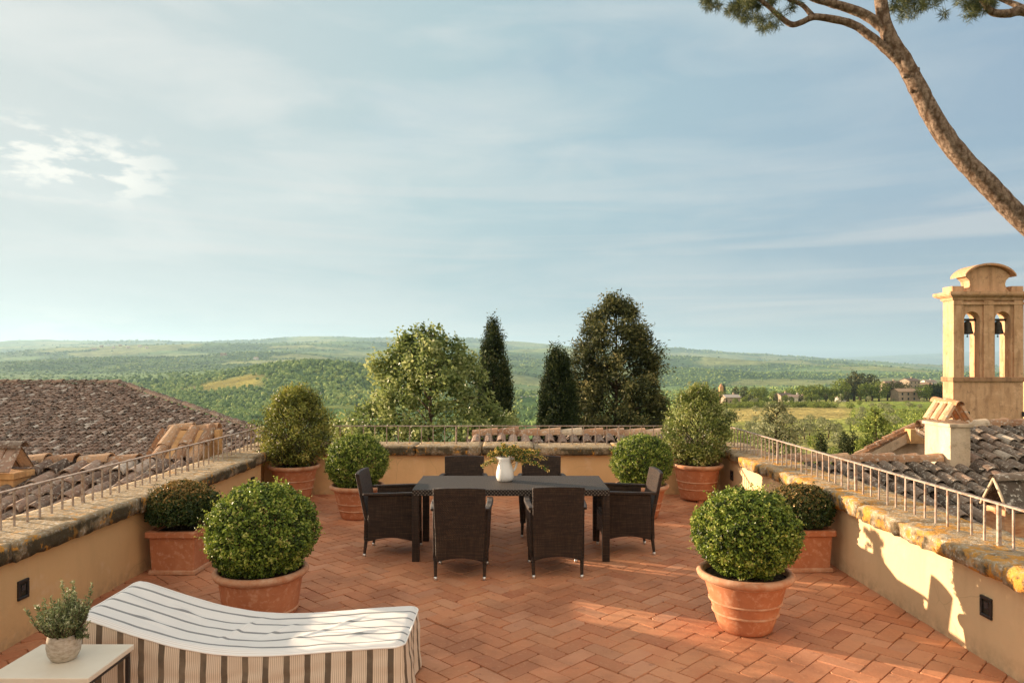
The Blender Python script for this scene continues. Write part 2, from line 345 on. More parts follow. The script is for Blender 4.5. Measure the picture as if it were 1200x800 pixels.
TILE_PALE = material('pale_lichened_roof_tile', m_tile([(0.0, (0.26, 0.14, 0.08)), (0.4, (0.40, 0.23, 0.13)), (0.75, (0.50, 0.32, 0.19)), (1.0, (0.58, 0.46, 0.32))], (0.30, 0.22, 0.15)), 0.9, 0.15)
UNDER_TILE = material('roof_bed', lambda n: n.ramp(n.noise(n.pos(), 8, 4), [(0.3, (0.03, 0.022, 0.016)), (0.7, (0.10, 0.075, 0.055))]), 1.0, 0.05)
def m_wall(a, b, d, sc_=1.6):
    def f(n):
        v = n.pos(); x = n.noise(v, sc_, 6, 0.65); y = n.noise(n.map(v, (3, 3, 0.45)), 1.6, 5)
        c = n.ramp(x, [(0.32, a), (0.68, b)])
        c = n.mix(n.ramp(y, [(0.48, 0.0), (0.66, 0.75)]), c, d)
        c = n.mix(n.ramp(n.noise(n.map(v, (1, 1, 1), (3, 1, 2)), sc_ * 2.7, 7, 0.72), [(0.55, 0.0), (0.66, 0.6)]), c, tuple(k * 0.62 for k in d))
        c = n.mix(n.ramp(n.noise(n.map(v, (1, 1, 1), (7, 5, 2)), sc_ * 1.6, 7, 0.7), [(0.56, 0.0), (0.66, 0.5)]), c, tuple(min(.8, k * 1.18 + .03) for k in b))
        return c, n.bump(n.noise(v, 16, 5), 0.5, 0.03)
    return f
TOWER = material('tower_render', m_wall((0.54, 0.315, 0.17), (0.66, 0.42, 0.25), (0.38, 0.22, 0.12)), 0.92, 0.12)
CREAM = material('cream_render', m_wall((0.56, 0.42, 0.28), (0.66, 0.53, 0.38), (0.45, 0.34, 0.23)), 0.92, 0.12)
OCHRE = material('old_ochre_render', m_wall((0.50, 0.28, 0.12), (0.62, 0.38, 0.18), (0.36, 0.20, 0.09)), 0.92, 0.12)
FAR_WALL = material('farmhouse_render', m_wall((0.34, 0.26, 0.18), (0.44, 0.35, 0.26), (0.28, 0.21, 0.14), 0.4), 0.92, 0.12)
WHITE_WALL = material('white_render', m_wall((0.60, 0.54, 0.46), (0.70, 0.65, 0.58), (0.5, 0.42, 0.35), 0.4), 0.92, 0.12)
DARK_GLASS = material('dark_window', lambda n: (0.03, 0.035, 0.04), 0.15, 0.5)
BRONZE = material('bell_bronze', lambda n: n.ramp(n.noise(n.obj(), 8, 4), [(0.3, (0.02, 0.018, 0.014)), (0.7, (0.07, 0.06, 0.04))]), 0.55, 0.4, 0.5)
IRON = material('weathered_iron', lambda n: n.mix(n.ramp(n.noise(n.pos(), 26, 5, 0.65), [(0.45, 0.0), (0.62, 0.8)]), (0.42, 0.335, 0.27), (0.25, 0.135, 0.075)), 0.6, 0.35, 0.15)
def m_wicker(n):
    v = n.obj(); x, y, z = n.sep(v); k = 2 * math.pi / 0.016
    a = n.math('SINE', n.math('MULTIPLY', n.math('ADD', x, y), k)); b = n.math('SINE', n.math('MULTIPLY', z, k * 1.15))
    h = n.math('MULTIPLY', a, b)
    st = n.math('MULTIPLY_ADD', n.noise(n.map(v, (6, 6, 95)), 1.0, 2), 0.6, c=0.0); st2 = n.noise(n.map(v, (95, 95, 5)), 1.0, 2)
    c = n.ramp(n.math('MULTIPLY_ADD', st2, 0.4, c=st), [(0.32, (0.012, 0.006, 0.003)), (0.52, (0.042, 0.022, 0.011)), (0.68, (0.095, 0.054, 0.029))])
    return c, n.bump(h, 0.9, 0.005), 0.48
WICKER = material('dark_brown_wicker', m_wicker, 0.55, 0.4)
def m_weave(n):
    v = n.obj(); x, y, z = n.sep(v); k = 2 * math.pi / 0.036
    a = n.math('SINE', n.math('MULTIPLY', x, k)); b = n.math('SINE', n.math('MULTIPLY', n.math('ADD', y, z), k)); h = n.math('MULTIPLY', a, b)
    c = n.mix(n.ramp(h, [(0.25, 0.0), (0.6, 1.0)]), (0.028, 0.020, 0.014), (0.15, 0.12, 0.095))
    return c, n.bump(h, 0.8, 0.006), 0.6
WEAVE = material('woven_table_top', m_weave, 0.6, 0.3)
STEEL = material('brushed_steel', lambda n: (0.62, 0.60, 0.56), 0.3, 0.5, 0.7)
DARK_METAL = material('dark_powder_coat', lambda n: (0.035, 0.032, 0.03), 0.45, 0.4, 0.3)
CERAMIC = material('white_glazed_ceramic', lambda n: n.ramp(n.noise(n.obj(), 9, 4), [(0.3, (0.78, 0.74, 0.67)), (0.7, (0.84, 0.81, 0.75))]), 0.28, 0.5)
STONEWARE = material('grey_stone_pot', lambda n: (n.ramp(n.noise(n.map(n.obj(), (1, 1, 2.5)), 22, 6, 0.7), [(0.3, (0.27, 0.22, 0.16)), (0.52, (0.44, 0.38, 0.30)), (0.75, (0.58, 0.52, 0.43))]), n.bump(n.noise(n.obj(), 45, 4), 0.5, 0.004)), 0.9, 0.15)
CREAM_TOP = material('cream_table_top', lambda n: (n.ramp(n.noise(n.obj(), 5, 5), [(0.3, (0.66, 0.58, 0.45)), (0.7, (0.73, 0.66, 0.53))])), 0.5, 0.35)
def stripes(n, u, wide, dark, cream, line):
    p = 0.123; t = n.math('FRACT', n.math('DIVIDE', u, p))
    band = n.ramp(t, [(0.0, 1.0), (wide, 0.0)], 'CONSTANT')
    fine = n.math('FRACT', n.math('MULTIPLY', t, 11.0)); fine = n.ramp(fine, [(0.0, 0.0), (0.30, 1.0), (0.62, 0.0)], 'LINEAR')
    c = n.mix(n.math('MULTIPLY', fine, line), cream, (0.33, 0.225, 0.135))
    return n.mix(band, c, dark)
def m_skirt(n):
    u = n.sep(n.uv())[0]; c = stripes(n, u, 0.29, (0.135, 0.105, 0.075), (0.72, 0.62, 0.49), 0.85)
    return n.mix(n.ramp(n.noise(n.obj(), 6, 5), [(0.45, 0.0), (0.7, 0.25)]), c, (0.55, 0.43, 0.3)), n.bump(n.noise(n.obj(), 160, 2), 0.2, 0.001)
def m_top(n):
    u = n.math('ADD', n.sep(n.uv())[1], 0.058); c = stripes(n, u, 0.17, (0.25, 0.25, 0.245), (0.78, 0.76, 0.72), 0.30)
    return c, n.bump(n.noise(n.obj(), 160, 2), 0.2, 0.001)
CLOTH_SIDE = material('brown_striped_canvas', m_skirt, 0.9, 0.15)
CLOTH_TOP = material('sky_sheen_canvas', m_top, 0.75, 0.25)  # same canvas as the skirt, with sky sheen put into its paler colours
PIPING = material('white_piping', lambda n: (0.80, 0.77, 0.71), 0.8, 0.2)

# ------------------------------------------------------------------ terrain: one sheet from the terrace hill to the far mountains
KD = np.array([6, 25, 50, 100, 200, 400, 550, 700, 850, 1000, 1300, 1700, 2300, 3200, 4500, 6500, 9000, 13000, 19000, 28000, 36000.])
# first four entries are heights in metres, the others the row of the photograph where that distance shows
KN = {
 -500: [-7, -8, -11, -20, 540, 512, 500, 487, 477, 468, 455, 445, 437, 427, 418, 410, 404, 410, 418, 424, 426],
 0:    [-7, -8, -11, -20, 540, 512, 500, 487, 477, 468, 455, 445, 437, 427, 418, 410, 403, 410, 418, 424, 426],
 140:  [-7, -8, -11, -20, 540, 514, 500, 487, 476, 466, 452, 444, 436, 425, 414, 405, 398, 406, 416, 424, 426],
 200:  [-7, -8, -12, -21, 540, 516, 500, 487, 476, 466, 449, 438, 435, 424, 414, 407, 401, 408, 416, 424, 426],
 260:  [-7, -8, -12, -21, 540, 518, 503, 488, 475, 463, 440, 433, 436, 424, 413, 405, 397, 405, 416, 424, 426],
 330:  [-7, -8, -12, -22, 545, 520, 506, 490, 474, 458, 422, 431, 437, 424, 411, 402, 394, 403, 416, 424, 426],
 400:  [-7, -8, -12, -22, 545, 522, 508, 486, 472, 456, 421, 433, 438, 426, 412, 402, 392, 402, 416, 424, 426],
 445:  [-7, -8, -12, -22, 545, 522, 508, 486, 474, 462, 430, 437, 438, 427, 414, 403, 393, 403, 416, 424, 426],
 500:  [-7, -8, -12, -21, 540, 518, 503, 488, 478, 470, 450, 446, 440, 430, 417, 405, 394, 404, 416, 424, 426],
 620:  [-7, -8, -11, -17, 525, 505, 497, 489, 482, 476, 467, 459, 449, 437, 424, 413, 402, 409, 418, 424, 426],
 720:  [-7, -7.5, -9, -14, 510, 498, 492, 486, 479, 473, 466, 459, 448, 436, 425, 416, 408, 413, 420, 424, 426],
 790:  [-7, -7, -7.5, -11, 498, 480, 476, 474, 471, 468, 463, 458, 448, 433, 428, 418, 410, 416, 422, 424, 425],
 850:  [-7, -6.5, -6.8, -9.5, 494, 473, 469, 472, 470, 467, 461, 455, 447, 435, 429, 421, 414, 419, 422, 423, 425],
 960:  [-7, -6, -6.2, -8.8, 491, 471, 467, 471, 469, 466, 460, 456, 450, 438, 432, 426, 421, 424, 424, 420, 424],
 1050: [-7, -6, -6.2, -8.8, 490, 470, 464, 456, 455, 457, 458, 455, 449, 438, 433, 428, 426, 428, 428, 414, 422],
 1200: [-7, -6, -6.2, -9.0, 490, 470, 462, 452, 449, 453, 455, 452, 447, 440, 436, 433, 431, 433, 432, 408, 420],
 1700: [-7, -6, -6.2, -9.0, 490, 470, 462, 452, 449, 453, 455, 452, 447, 440, 436, 433, 431, 433, 432, 410, 420]}
for k_ in KN:                                  # the middle distance dips, so that the ridges below stand clear of it
    for i_, a_ in ((12, 3), (13, 6), (14, 7), (15, 4)): KN[k_][i_] += a_
KX = np.array(sorted(KN))
KZ = np.array([[z if i < 4 else CAMZ - (z - HOR) * KD[i] / FOC for i, z in enumerate(KN[x])] for x in KX])
# resample to a fine table, monotone-ish smoothing along distance
LD = np.linspace(math.log(6), math.log(36000), 400); XT = np.linspace(-500, 1700, 441)
tab = np.array([np.interp(LD, np.log(KD), kz / (np.exp(np.log(KD)))) for kz in KZ])     # slope-space z/D keeps lines smooth in view
tab = np.array([np.interp(XT, KX, tab[:, j]) for j in range(tab.shape[1])])               # (LD, XT)
def blur(a, n, ax):
    k = np.ones(n) / n
    pad = [(0, 0), (0, 0)]; pad[ax] = (n // 2, n // 2)
    return np.apply_along_axis(lambda q: np.convolve(q, k, 'valid'), ax, np.pad(a, pad, mode='edge'))
for _ in range(2): tab = blur(blur(tab, 5, 0), 11, 1)
RIDGES = [(20, 2700, 428, 110, 330), (150, 3300, 421, 120, 380), (60, 4600, 412, 100, 500), (255, 4900, 408, 75, 480), (330, 3600, 417, 60, 300), (455, 3300, 423, 90, 360), (420, 5600, 402, 80, 600), (545, 4600, 410, 70, 420),
          (600, 3000, 431, 70, 300), (665, 5600, 411, 70, 520), (660, 3900, 424, 60, 330), (815, 2900, 433, 75, 340), (770, 4700, 420, 60, 420), (880, 4300, 426, 60, 400), (960, 3000, 439, 70, 330), (960, 5400, 423, 80, 500), (1045, 3900, 431, 70, 380), (1130, 2900, 438, 80, 330)]
def ridge_sum(X, Y):
    out = np.zeros_like(X)
    for (px, D, y, sp, sD), h in zip(RIDGES, RH):
        xc, sx = (px - 600) * D / FOC, sp * D / FOC; u_ = (X - xc) / sx; v_ = (Y - D - .25 * (X - xc)) / sD
        out += h * np.exp(-.5 * (u_ * u_ + v_ * v_))
    return out
RH = []
def ground_z(X, Y):
    X = np.asarray(X, float); Y = np.asarray(Y, float)
    r = np.hypot(X, Y); th = np.arctan2(X, Y); thc = np.clip(th, -0.92, 0.92)
    D = np.maximum(r * np.cos(thc), 6.0); px = np.clip(600 + FOC * np.tan(thc), -500, 1700)
    i = np.clip((np.log(D) - LD[0]) / (LD[1] - LD[0]), 0, len(LD) - 1.001); j = np.clip((px - XT[0]) / (XT[1] - XT[0]), 0, len(XT) - 1.001)
    i0 = i.astype(int); j0 = j.astype(int); fi = i - i0; fj = j - j0
    s = (tab[i0, j0] * (1 - fi) + tab[i0 + 1, j0] * fi) * (1 - fj) + (tab[i0, j0 + 1] * (1 - fi) + tab[i0 + 1, j0 + 1] * fi) * fj
    z = s * D
    if RH: z = z + ridge_sum(X, Y)
    fade = lambda a, b: np.clip((D - a) / (b - a), 0, 1)
    z = z + fbm(X / 900, Y / 900, 1) * 42 * fade(1500, 4500) * (D < 15000) + fbm(X / 2600 + 3.3, Y / 1300, 8, 3) * 60 * fade(1900, 4200) * (D < 15000) + fbm(X / 260, Y / 260, 2) * 12 * fade(500, 2500) * (D < 15000) + fbm(X / 60, Y / 60, 3) * 1.2 * fade(60, 500)
    z = z + fbm(X / 2400, Y / 2400, 4) * 60 * fade(12000, 26000)
    return z
hs_ = []
for (px, D, y, sp, sD) in RIDGES:
    b_ = float(ground_z(np.array([(px - 600) * D / FOC]), np.array([float(D)]))[0]); hs_.append(max(12.0, min(95.0, CAMZ - (y - HOR) * D / FOC - b_)))
RH = hs_
# cover: 0 wood .. fields
def cover(X, Y):
    """base colour of the ground and woodland density"""
    D = np.maximum(Y, 1); px = 600 + FOC * X / D
    n1 = fbm(X / 800, Y / 800, 21, 4); n2 = fbm(X / 1500, Y / 1500, 31, 4); n3 = fbm(X / 45, Y / 45, 41, 3); n4 = fbm(X / 150, Y / 150, 51, 3)
    col_ = np.empty(X.shape + (3,)); col_[:] = (0.085, 0.14, 0.048)
    wood = np.ones(X.shape)
    def paint(mask, c, wd=0.0, var=0.18):
        mask = np.clip(mask, 0, 1)[..., None]; k = (1 + var * n3)[..., None]
        col_[:] = col_ * (1 - mask) + np.array(c) * k * mask
        wood[:] = wood * (1 - mask[..., 0]) + wd * mask[..., 0]
    sm = lambda v, a, b: np.clip((v - a) / (b - a), 0, 1)
    far = sm(D, 1400, 1800)
    paint(far * sm(n1, 0.02, 0.10), (0.15, 0.23, 0.085), 0.10)                    # meadows and vineyards of the far hills
    paint(far * sm(n1 + n2 * .4, 0.26, 0.32), (0.24, 0.29, 0.11), 0.0)
    paint(far * sm(fbm(X / 480 + 9, Y / 480, 61, 3), 0.26, 0.31), (0.24, 0.27, 0.10), 0.02)
    paint(sm(D, 1380, 1480) * sm(-D, -2500, -2200) * sm(-px, -600, -520), (0.17, 0.25, 0.10), 0.22)   # open valley behind the rounded hill, haze put into its paler colour
    cut = lambda a, b, c, d, e=6, f=0.04: sm(px, a, a + e) * sm(-px, -b, -b + e) * sm(D, c, c * (1 + f)) * sm(-D, -d, -d * (1 - f))
    paint(cut(214, 322, 1050, 1260, 26), (0.27, 0.235, 0.055), 0.0, 0.1)            # yellow field on the shoulder of the wooded hill
    paint(cut(196, 232, 1120, 1210, 8), (0.22, 0.17, 0.12), 0.0, 0.1)
    paint(cut(372, 480, 540, 850, 10), (0.10, 0.18, 0.045), 0.0, 0.08)            # green field below the hill
    paint(cut(372, 480, 770, 850, 10), (0.20, 0.245, 0.06), 0.0, 0.08)
    paint(cut(500, 800, 560, 1500, 30), (0.085, 0.150, 0.038), 0.10, 0.1)           # valley floor
    paint(cut(600, 800, 1500, 1900, 20) * sm(n4, -0.1, 0.0), (0.10, 0.16, 0.04), 0.05)
    near = sm(-D, -520, -470) * sm(px, 740, 800)
    paint(near, (0.27, 0.285, 0.075), 0.0, 0.30)                                   # grassy slope on the right
    paint(near * sm(n4, 0.05, 0.2), (0.36, 0.32, 0.12), 0.0, 0.25)
    paint(cut(850, 1010, 195, 330, 14, 0.08), (0.42, 0.34, 0.12), 0.0, 0.10)       # pale hay field
    paint(cut(985, 1110, 130, 420, 20, 0.1) * sm(n3, -0.4, 0.2), (0.24, 0.31, 0.06), 0.0, 0.15)
    paint(sm(-D, -120, -60), (0.17, 0.19, 0.055), 0.0, 0.35)
    wood[(D < 300)] = 0
    return col_, np.clip(wood, 0, 1)
ths = np.concatenate([np.linspace(-math.pi, -0.80, 46)[:-1], np.linspace(-0.80, 0.80, 1100), np.linspace(0.80, math.pi, 46)[1:]])
rs = np.concatenate([[0.5], np.exp(np.linspace(math.log(6), math.log(36000), 420))])
TH, RR = np.meshgrid(ths, rs); GX = RR * np.sin(TH); GY = RR * np.cos(TH)
GZ = ground_z(GX, GY)
gc, gw = cover(GX, GY)
nT, nR = len(ths), len(rs)
idx = np.arange(nT * nR).reshape(nR, nT)
F = np.stack([idx[:-1, :-1], idx[:-1, 1:], idx[1:, 1:], idx[1:, :-1]], -1).reshape(-1, 4)[:, ::-1]
V = np.stack([GX, GY, GZ], -1).reshape(-1, 3)
me = np_mesh('hills', V, F, None, True, np.concatenate([gc.reshape(-1, 3), np.ones((nT * nR, 1))], 1))
def m_ground(n):
    v = n.pos(); c = n.attr('cover', 'Color')
    k = n.noise(v, 0.35, 4, 0.6); k2 = n.noise(v, 0.03, 5, 0.6); k3 = n.noise(v, 0.006, 5, 0.65)
    c = n.mix(1.0, c, n.ramp(k, [(0.3, 0.70), (0.7, 1.30)]), 'MULTIPLY')
    c = n.mix(1.0, c, n.ramp(k2, [(0.3, 0.72), (0.7, 1.28)]), 'MULTIPLY')
    c = n.mix(1.0, c, n.ramp(k3, [(0.35, 0.75), (0.65, 1.25)]), 'MULTIPLY')
    return c, n.bump(n.math('ADD', n.noise(v, 0.11, 4, 0.7), n.noise(v, 0.022, 4, 0.6)), 0.9, 9.0)
link('hills', me, material('countryside', m_ground, 1.0, 0.05)); tag(bpy.data.objects['hills'], kind='structure')

# woodland: crowns scattered over the wooded parts, one uncountable mass
def ico(sub=0):
    t = (1 + 5 ** .5) / 2
    v = [(-1, t, 0), (1, t, 0), (-1, -t, 0), (1, -t, 0), (0, -1, t), (0, 1, t), (0, -1, -t), (0, 1, -t), (t, 0, -1), (t, 0, 1), (-t, 0, -1), (-t, 0, 1)]
    f = [(0, 11, 5), (0, 5, 1), (0, 1, 7), (0, 7, 10), (0, 10, 11), (1, 5, 9), (5, 11, 4), (11, 10, 2), (10, 7, 6), (7, 1, 8), (3, 9, 4), (3, 4, 2), (3, 2, 6), (3, 6, 8), (3, 8, 9), (4, 9, 5), (2, 4, 11), (6, 2, 10), (8, 6, 7), (9, 8, 1)]
    v = [np.array(p) / np.linalg.norm(p) for p in v]
    for _ in range(sub):
        cache = {}; nf = []
        def mid(a, b):
            k = (min(a, b), max(a, b))
            if k not in cache:
                q = v[a] + v[b]; v.append(q / np.linalg.norm(q)); cache[k] = len(v) - 1
            return cache[k]
        for a, b, c in f:
            x, y, z = mid(a, b), mid(b, c), mid(c, a); nf += [(a, x, z), (b, y, x), (c, z, y), (x, y, z)]
        f = nf
    return np.array(v), np.array(f)
def crowns(name, X, Y, R, sub, hgt, mat_, bias=0.0, tall=None):
    v, f = ico(sub); n = len(X); Z = ground_z(X, Y)
    jit = 1 + RNG.normal(0, 0.20, (n, len(v), 1))
    s = np.stack([R, R, R * hgt * RNG.uniform(.8, 1.25, n)], -1)[:, None, :]
    P = np.stack([X, Y, Z + R * hgt * 0.55], -1)[:, None, :] + v[None] * jit * s
    Fs = (f[None] + (np.arange(n) * len(v))[:, None, None]).reshape(-1, 3)
    tone = np.clip(RNG.normal(0.45 + bias, 0.15, n) + 0.35 * fbm(X / 180, Y / 180, 77), 0, 1)
    tone = np.repeat(tone, len(f)) + RNG.normal(0, 0.07, n * len(f))
    o = link(name, np_mesh(name, P.reshape(-1, 3), Fs, tone, False), mat_)
    return o
WOOD_LEAF = leafmat('woodland_foliage', [(0.0, (0.030, 0.060, 0.024)), (0.35, (0.10, 0.165, 0.052)), (0.65, (0.21, 0.285, 0.08)), (1.0, (0.36, 0.39, 0.12))], 0.9, 0.1, 0.0)
def scatter(n, d0, d1, x0=-60, x1=1260):
    D = np.exp(RNG.uniform(math.log(d0), math.log(d1), n)); px = RNG.uniform(x0, x1, n); X = (px - 600) * D / FOC
    _, wd = cover(X, D); keep = RNG.uniform(0, 1, n) < wd
    return X[keep], D[keep]
X, Y = scatter(30000, 480, 1650); R = RNG.uniform(1.5, 3.2, len(X)) * np.clip(Y / 1000, .8, 1.25)
tag(crowns('wood', X, Y, R, 1, 1.1, WOOD_LEAF, .10), 'broadleaf wood covering the rounded hill across the valley', 'wood', kind='stuff')
X, Y = scatter(40000, 1650, 9500); R = RNG.uniform(2.4, 5.2, len(X)) * (Y / 2600) ** 0.8
tag(crowns('forest', X, Y, R, 0, 0.7, WOOD_LEAF), 'dark forest cloaking the distant ranges of hills', 'forest', kind='stuff')

# pale farm road crossing the valley
rb = []; pts = [at(612, 470, -80), (Xat(622, 1330), 1330), (Xat(634, 1500), 1500), (Xat(645, 1620), 1620)]
pts = [(Xat(603, 1180), 1180.), (Xat(613, 1290), 1290.), (Xat(628, 1400), 1400.), (Xat(648, 1560), 1560.), (Xat(662, 1700), 1700.)]
V = []; Fq = []
m_ = 60
for i in range(m_ + 1):
    t = i / m_ * (len(pts) - 1); k = min(int(t), len(pts) - 2); f = t - k
    x = pts[k][0] * (1 - f) + pts[k + 1][0] * f; y = pts[k][1] * (1 - f) + pts[k + 1][1] * f
    for s in (-3.2, 3.2):
        V.append((x + s, y, float(ground_z(x + s, y)) + 0.8))
V = np.array(V); Fq = np.array([(2 * i, 2 * i + 1, 2 * i + 3, 2 * i + 2) for i in range(m_)])
tag(link('road', np_mesh('road', V, Fq), material('pale_gravel', lambda n: n.ramp(n.noise(n.pos(), 0.4, 3), [(0.3, (0.5, 0.45, 0.37)), (0.7, (0.6, 0.55, 0.46))]), 1, 0.1)), kind='structure')

# the air
bx = MB().box(-38000, 38000, -38000, 38000, -600, 800)
hz = bx.build('haze', []); 
hm = bpy.data.materials.new('haze_air'); hm.use_nodes = True; HN = Nodes(hm.node_tree); HN.n.clear()
pv = HN.node('ShaderNodeVolumePrincipled', {'Color': (0.46, 0.71, 0.90), 'Density': 7.0e-5, 'Anisotropy': 0.2})
HN.l.new(pv.outputs[0], HN.node('ShaderNodeOutputMaterial').inputs['Volume'])
hz.data.materials.append(hm); tag(hz, 'pale blue haze filling the valley air', 'haze', kind='stuff')

# ------------------------------------------------------------------ terrace floor: herringbone bricks laid at 45 degrees
XL, XR, YB, YF = -3.65, 3.28, 11.2, -2.6      # inner faces of the parapets; far wall; near end
mb = MB(); mb.box(XL - .3, XR + .3, YF, YB + .2, -0.3, -0.012); floor_bed = mb.build('floor_bed', MORTAR); tag(floor_bed, kind='structure')
mb = MB(); u = 0.142; ca = math.sqrt(.5)
def put_brick(a, b, la, lb):
    g = 0.0016 + random.random() * 0.0022
    cx, cy = (a + la / 2) * u, (b + lb / 2) * u
    X, Y = (cx - cy) * ca, (cx + cy) * ca
    if not (XL - .45 < X < XR + .3 and YF < Y < YB + .25): return
    hx, hy = la * u / 2 - g, lb * u / 2 - g; yaw = random.gauss(0, 0.006)
    dz = random.gauss(0, 0.0016); tx, ty = random.gauss(0, 0.004), random.gauss(0, 0.004); r = random.random(); vs = []
    ch = [random.uniform(0.003, 0.011) if random.random() < .85 else random.uniform(.012, .035) for _ in range(4)]
    def ring(ins, z):
        out = []
        for q, (sx, sy) in enumerate(((-1, -1), (1, -1), (1, 1), (-1, 1))):
            c = ch[q]; e = [(sx * (hx - ins), sy * (hy - ins - c)), (sx * (hx - ins - c), sy * (hy - ins))]
            if sx * sy < 0: e = e[::-1]
            if q in (0, 2): e = e
            for (px_, py_) in e:
                out.append((px_ * math.cos(yaw) - py_ * math.sin(yaw), px_ * math.sin(yaw) + py_ * math.cos(yaw), z + dz + tx * px_ + ty * py_))
        return out
    # order corners counter clockwise
    def order(o): return sorted(o, key=lambda p: math.atan2(p[1], p[0]))
    A, B = order(ring(0, -0.012)), order(ring(0.0025, 0.0))
    AA = [(X + (p[0] - p[1]) * ca, Y + (p[0] + p[1]) * ca, p[2]) for p in A + B]
    mb.add(AA, [tuple(range(8, 16))] + [(k, (k + 1) % 8, 8 + (k + 1) % 8, 8 + k) for k in range(8)], r)
for i in range(-60, 110):
    for j in range(-40, 45):
        a, b = i + 2 * j, i - 2 * j
        put_brick(a, b, 2, 1); put_brick(a, b + 1, 1, 2)
tag(mb.build('terrace_floor', BRICK), kind='structure')

# ------------------------------------------------------------------ parapets
def rough_stone(mb, x0, x1, y0, y1, z0, z1, step=0.06, amp=0.007, seed=0.0, rd=.5):
    nx, ny, nz = max(2, round((x1 - x0) / step)), max(2, round((y1 - y0) / step)), 3
    idx = {}; vs = []; fs = []
    def vid(i, j, k):
        if (i, j, k) not in idx:
            ex = min(i, nx - i, 1); ey = min(j, ny - j, 1)
            p = Vector((x0 + (x1 - x0) * i / nx, y0 + (y1 - y0) * j / ny, z0 + (z1 - z0) * k / nz))
            q = Vector(mnoise.noise_vector(p * 7.0 + Vector((seed, 0, 0)))) * amp + Vector(mnoise.noise_vector(p * 19.0 + Vector((seed, 0, 0)))) * amp * .5
            c = Vector(((x0 + x1) / 2, (y0 + y1) / 2, (z0 + z1) / 2))
            nedge = (i in (0, nx)) + (j in (0, ny)) + (k in (0, nz))
            if nedge > 1:
                d = (c - p); d = Vector((math.copysign(1, d.x) * (i in (0, nx)), math.copysign(1, d.y) * (j in (0, ny)), math.copysign(1, d.z) * (k in (0, nz))))
                p = p + d * rd * (0.012 + 0.014 * mnoise.noise(p * 11))
            idx[(i, j, k)] = len(vs); vs.append(p + q)
        return idx[(i, j, k)]
    for i in range(nx):
        for j in range(ny):
            fs.append((vid(i, j, nz), vid(i + 1, j, nz), vid(i + 1, j + 1, nz), vid(i, j + 1, nz)))
            fs.append((vid(i, j + 1, 0), vid(i + 1, j + 1, 0), vid(i + 1, j, 0), vid(i, j, 0)))
    for k in range(nz):
        for i in range(nx):
            fs.append((vid(i, 0, k), vid(i + 1, 0, k), vid(i + 1, 0, k + 1), vid(i, 0, k + 1)))
            fs.append((vid(i + 1, ny, k), vid(i, ny, k), vid(i, ny, k + 1), vid(i + 1, ny, k + 1)))
        for j in range(ny):
            fs.append((vid(0, j + 1, k), vid(0, j, k), vid(0, j, k + 1), vid(0, j + 1, k + 1)))
            fs.append((vid(nx, j, k), vid(nx, j + 1, k), vid(nx, j + 1, k + 1), vid(nx, j, k + 1)))
    mb.add(vs, fs, random.random(), 0, True)
ZC0, ZC1 = 0.62, 0.765
def stones_y(mb, xa, xb, y0, y1, inner, seed, wob=1.0, amp=.007, rd=.5):
    y = y0
    while y < y1 - .05:
        L = min(random.uniform(.7, 1.25), y1 - y)
        if y1 - y - L < .35: L = y1 - y
        pr = random.uniform(-.02, .03) * inner * wob
        rough_stone(mb, xa + (pr if inner < 0 else 0), xb + (pr if inner > 0 else 0), y + .004, y + L - .004, ZC0, ZC1 + random.uniform(-.014, .014), seed=seed + y, amp=amp, rd=rd); y += L
lw = thing('parapet_wall', 'low ochre parapet wall with weathered stone coping on the left, behind the striped lounger', 'wall', (XL - .25, 4, 0))
o = MB().prism([(XL, YF), (XL, 10.3), (XL - .27, 10.5), (XL - .27, YB), (XL - .5, YB), (XL - .5, YF)], -7.5, ZC0 + .02).build('wall_face', STUCCO); o.parent = lw; o.matrix_parent_inverse = Matrix.Translation((-lw.location.x, -lw.location.y, 0))
mb = MB(); stones_y(mb, XL - .56, XL + .07, YF, 10.42, 1, 1); rough_stone(mb, XL - .56, XL - .16, 10.43, YB - .1, ZC0, ZC1 - .005, seed=3)
def adopt(o, p):
    """parent without moving"""
    o.parent = p; o.matrix_parent_inverse = (Matrix.Translation(p.location) @ p.rotation_euler.to_matrix().to_4x4()).inverted(); return o
adopt(mb.build('coping', COPING), lw)
rw = thing('parapet_wall', 'low ochre parapet wall with orange-lichened coping on the right side, catching sun and shadows', 'wall', (XR + .25, 4, 0))
adopt(MB().prism([(XR, YF), (XR + .5, YF), (XR + .5, YB), (XR, YB)], -7.5, ZC0 + .02).build('wall_face', STUCCO_PALE), rw)
mb = MB(); stones_y(mb, XR - .06, XR + .56, YF, YB - .1, -1, 5, 2.0, .011, .9); adopt(mb.build('coping', COPING_LICHEN), rw)
bw = thing('parapet_wall', 'low ochre parapet wall across the far end of the terrace behind the dining table', 'wall', (0, YB + .25, 0))
adopt(MB().prism([(XL - .5, YB), (XR + .5, YB), (XR + .5, YB + .5), (XL - .5, YB + .5)], -7.5, ZC0 + .02).build('wall_face', STUCCO), bw)
mb = MB(); x = XL - .56
while x < XR + .5:
    L = min(random.uniform(.7, 1.3), XR + .56 - x); L = XR + .56 - x if XR + .56 - x - L < .3 else L
    rough_stone(mb, x + .004, x + L - .004, YB - .085 + random.uniform(-.012, .012), YB + .57, ZC0, ZC1 + random.uniform(-.012, .012), seed=9 + x); x += L
adopt(mb.build('coping', COPING), bw)

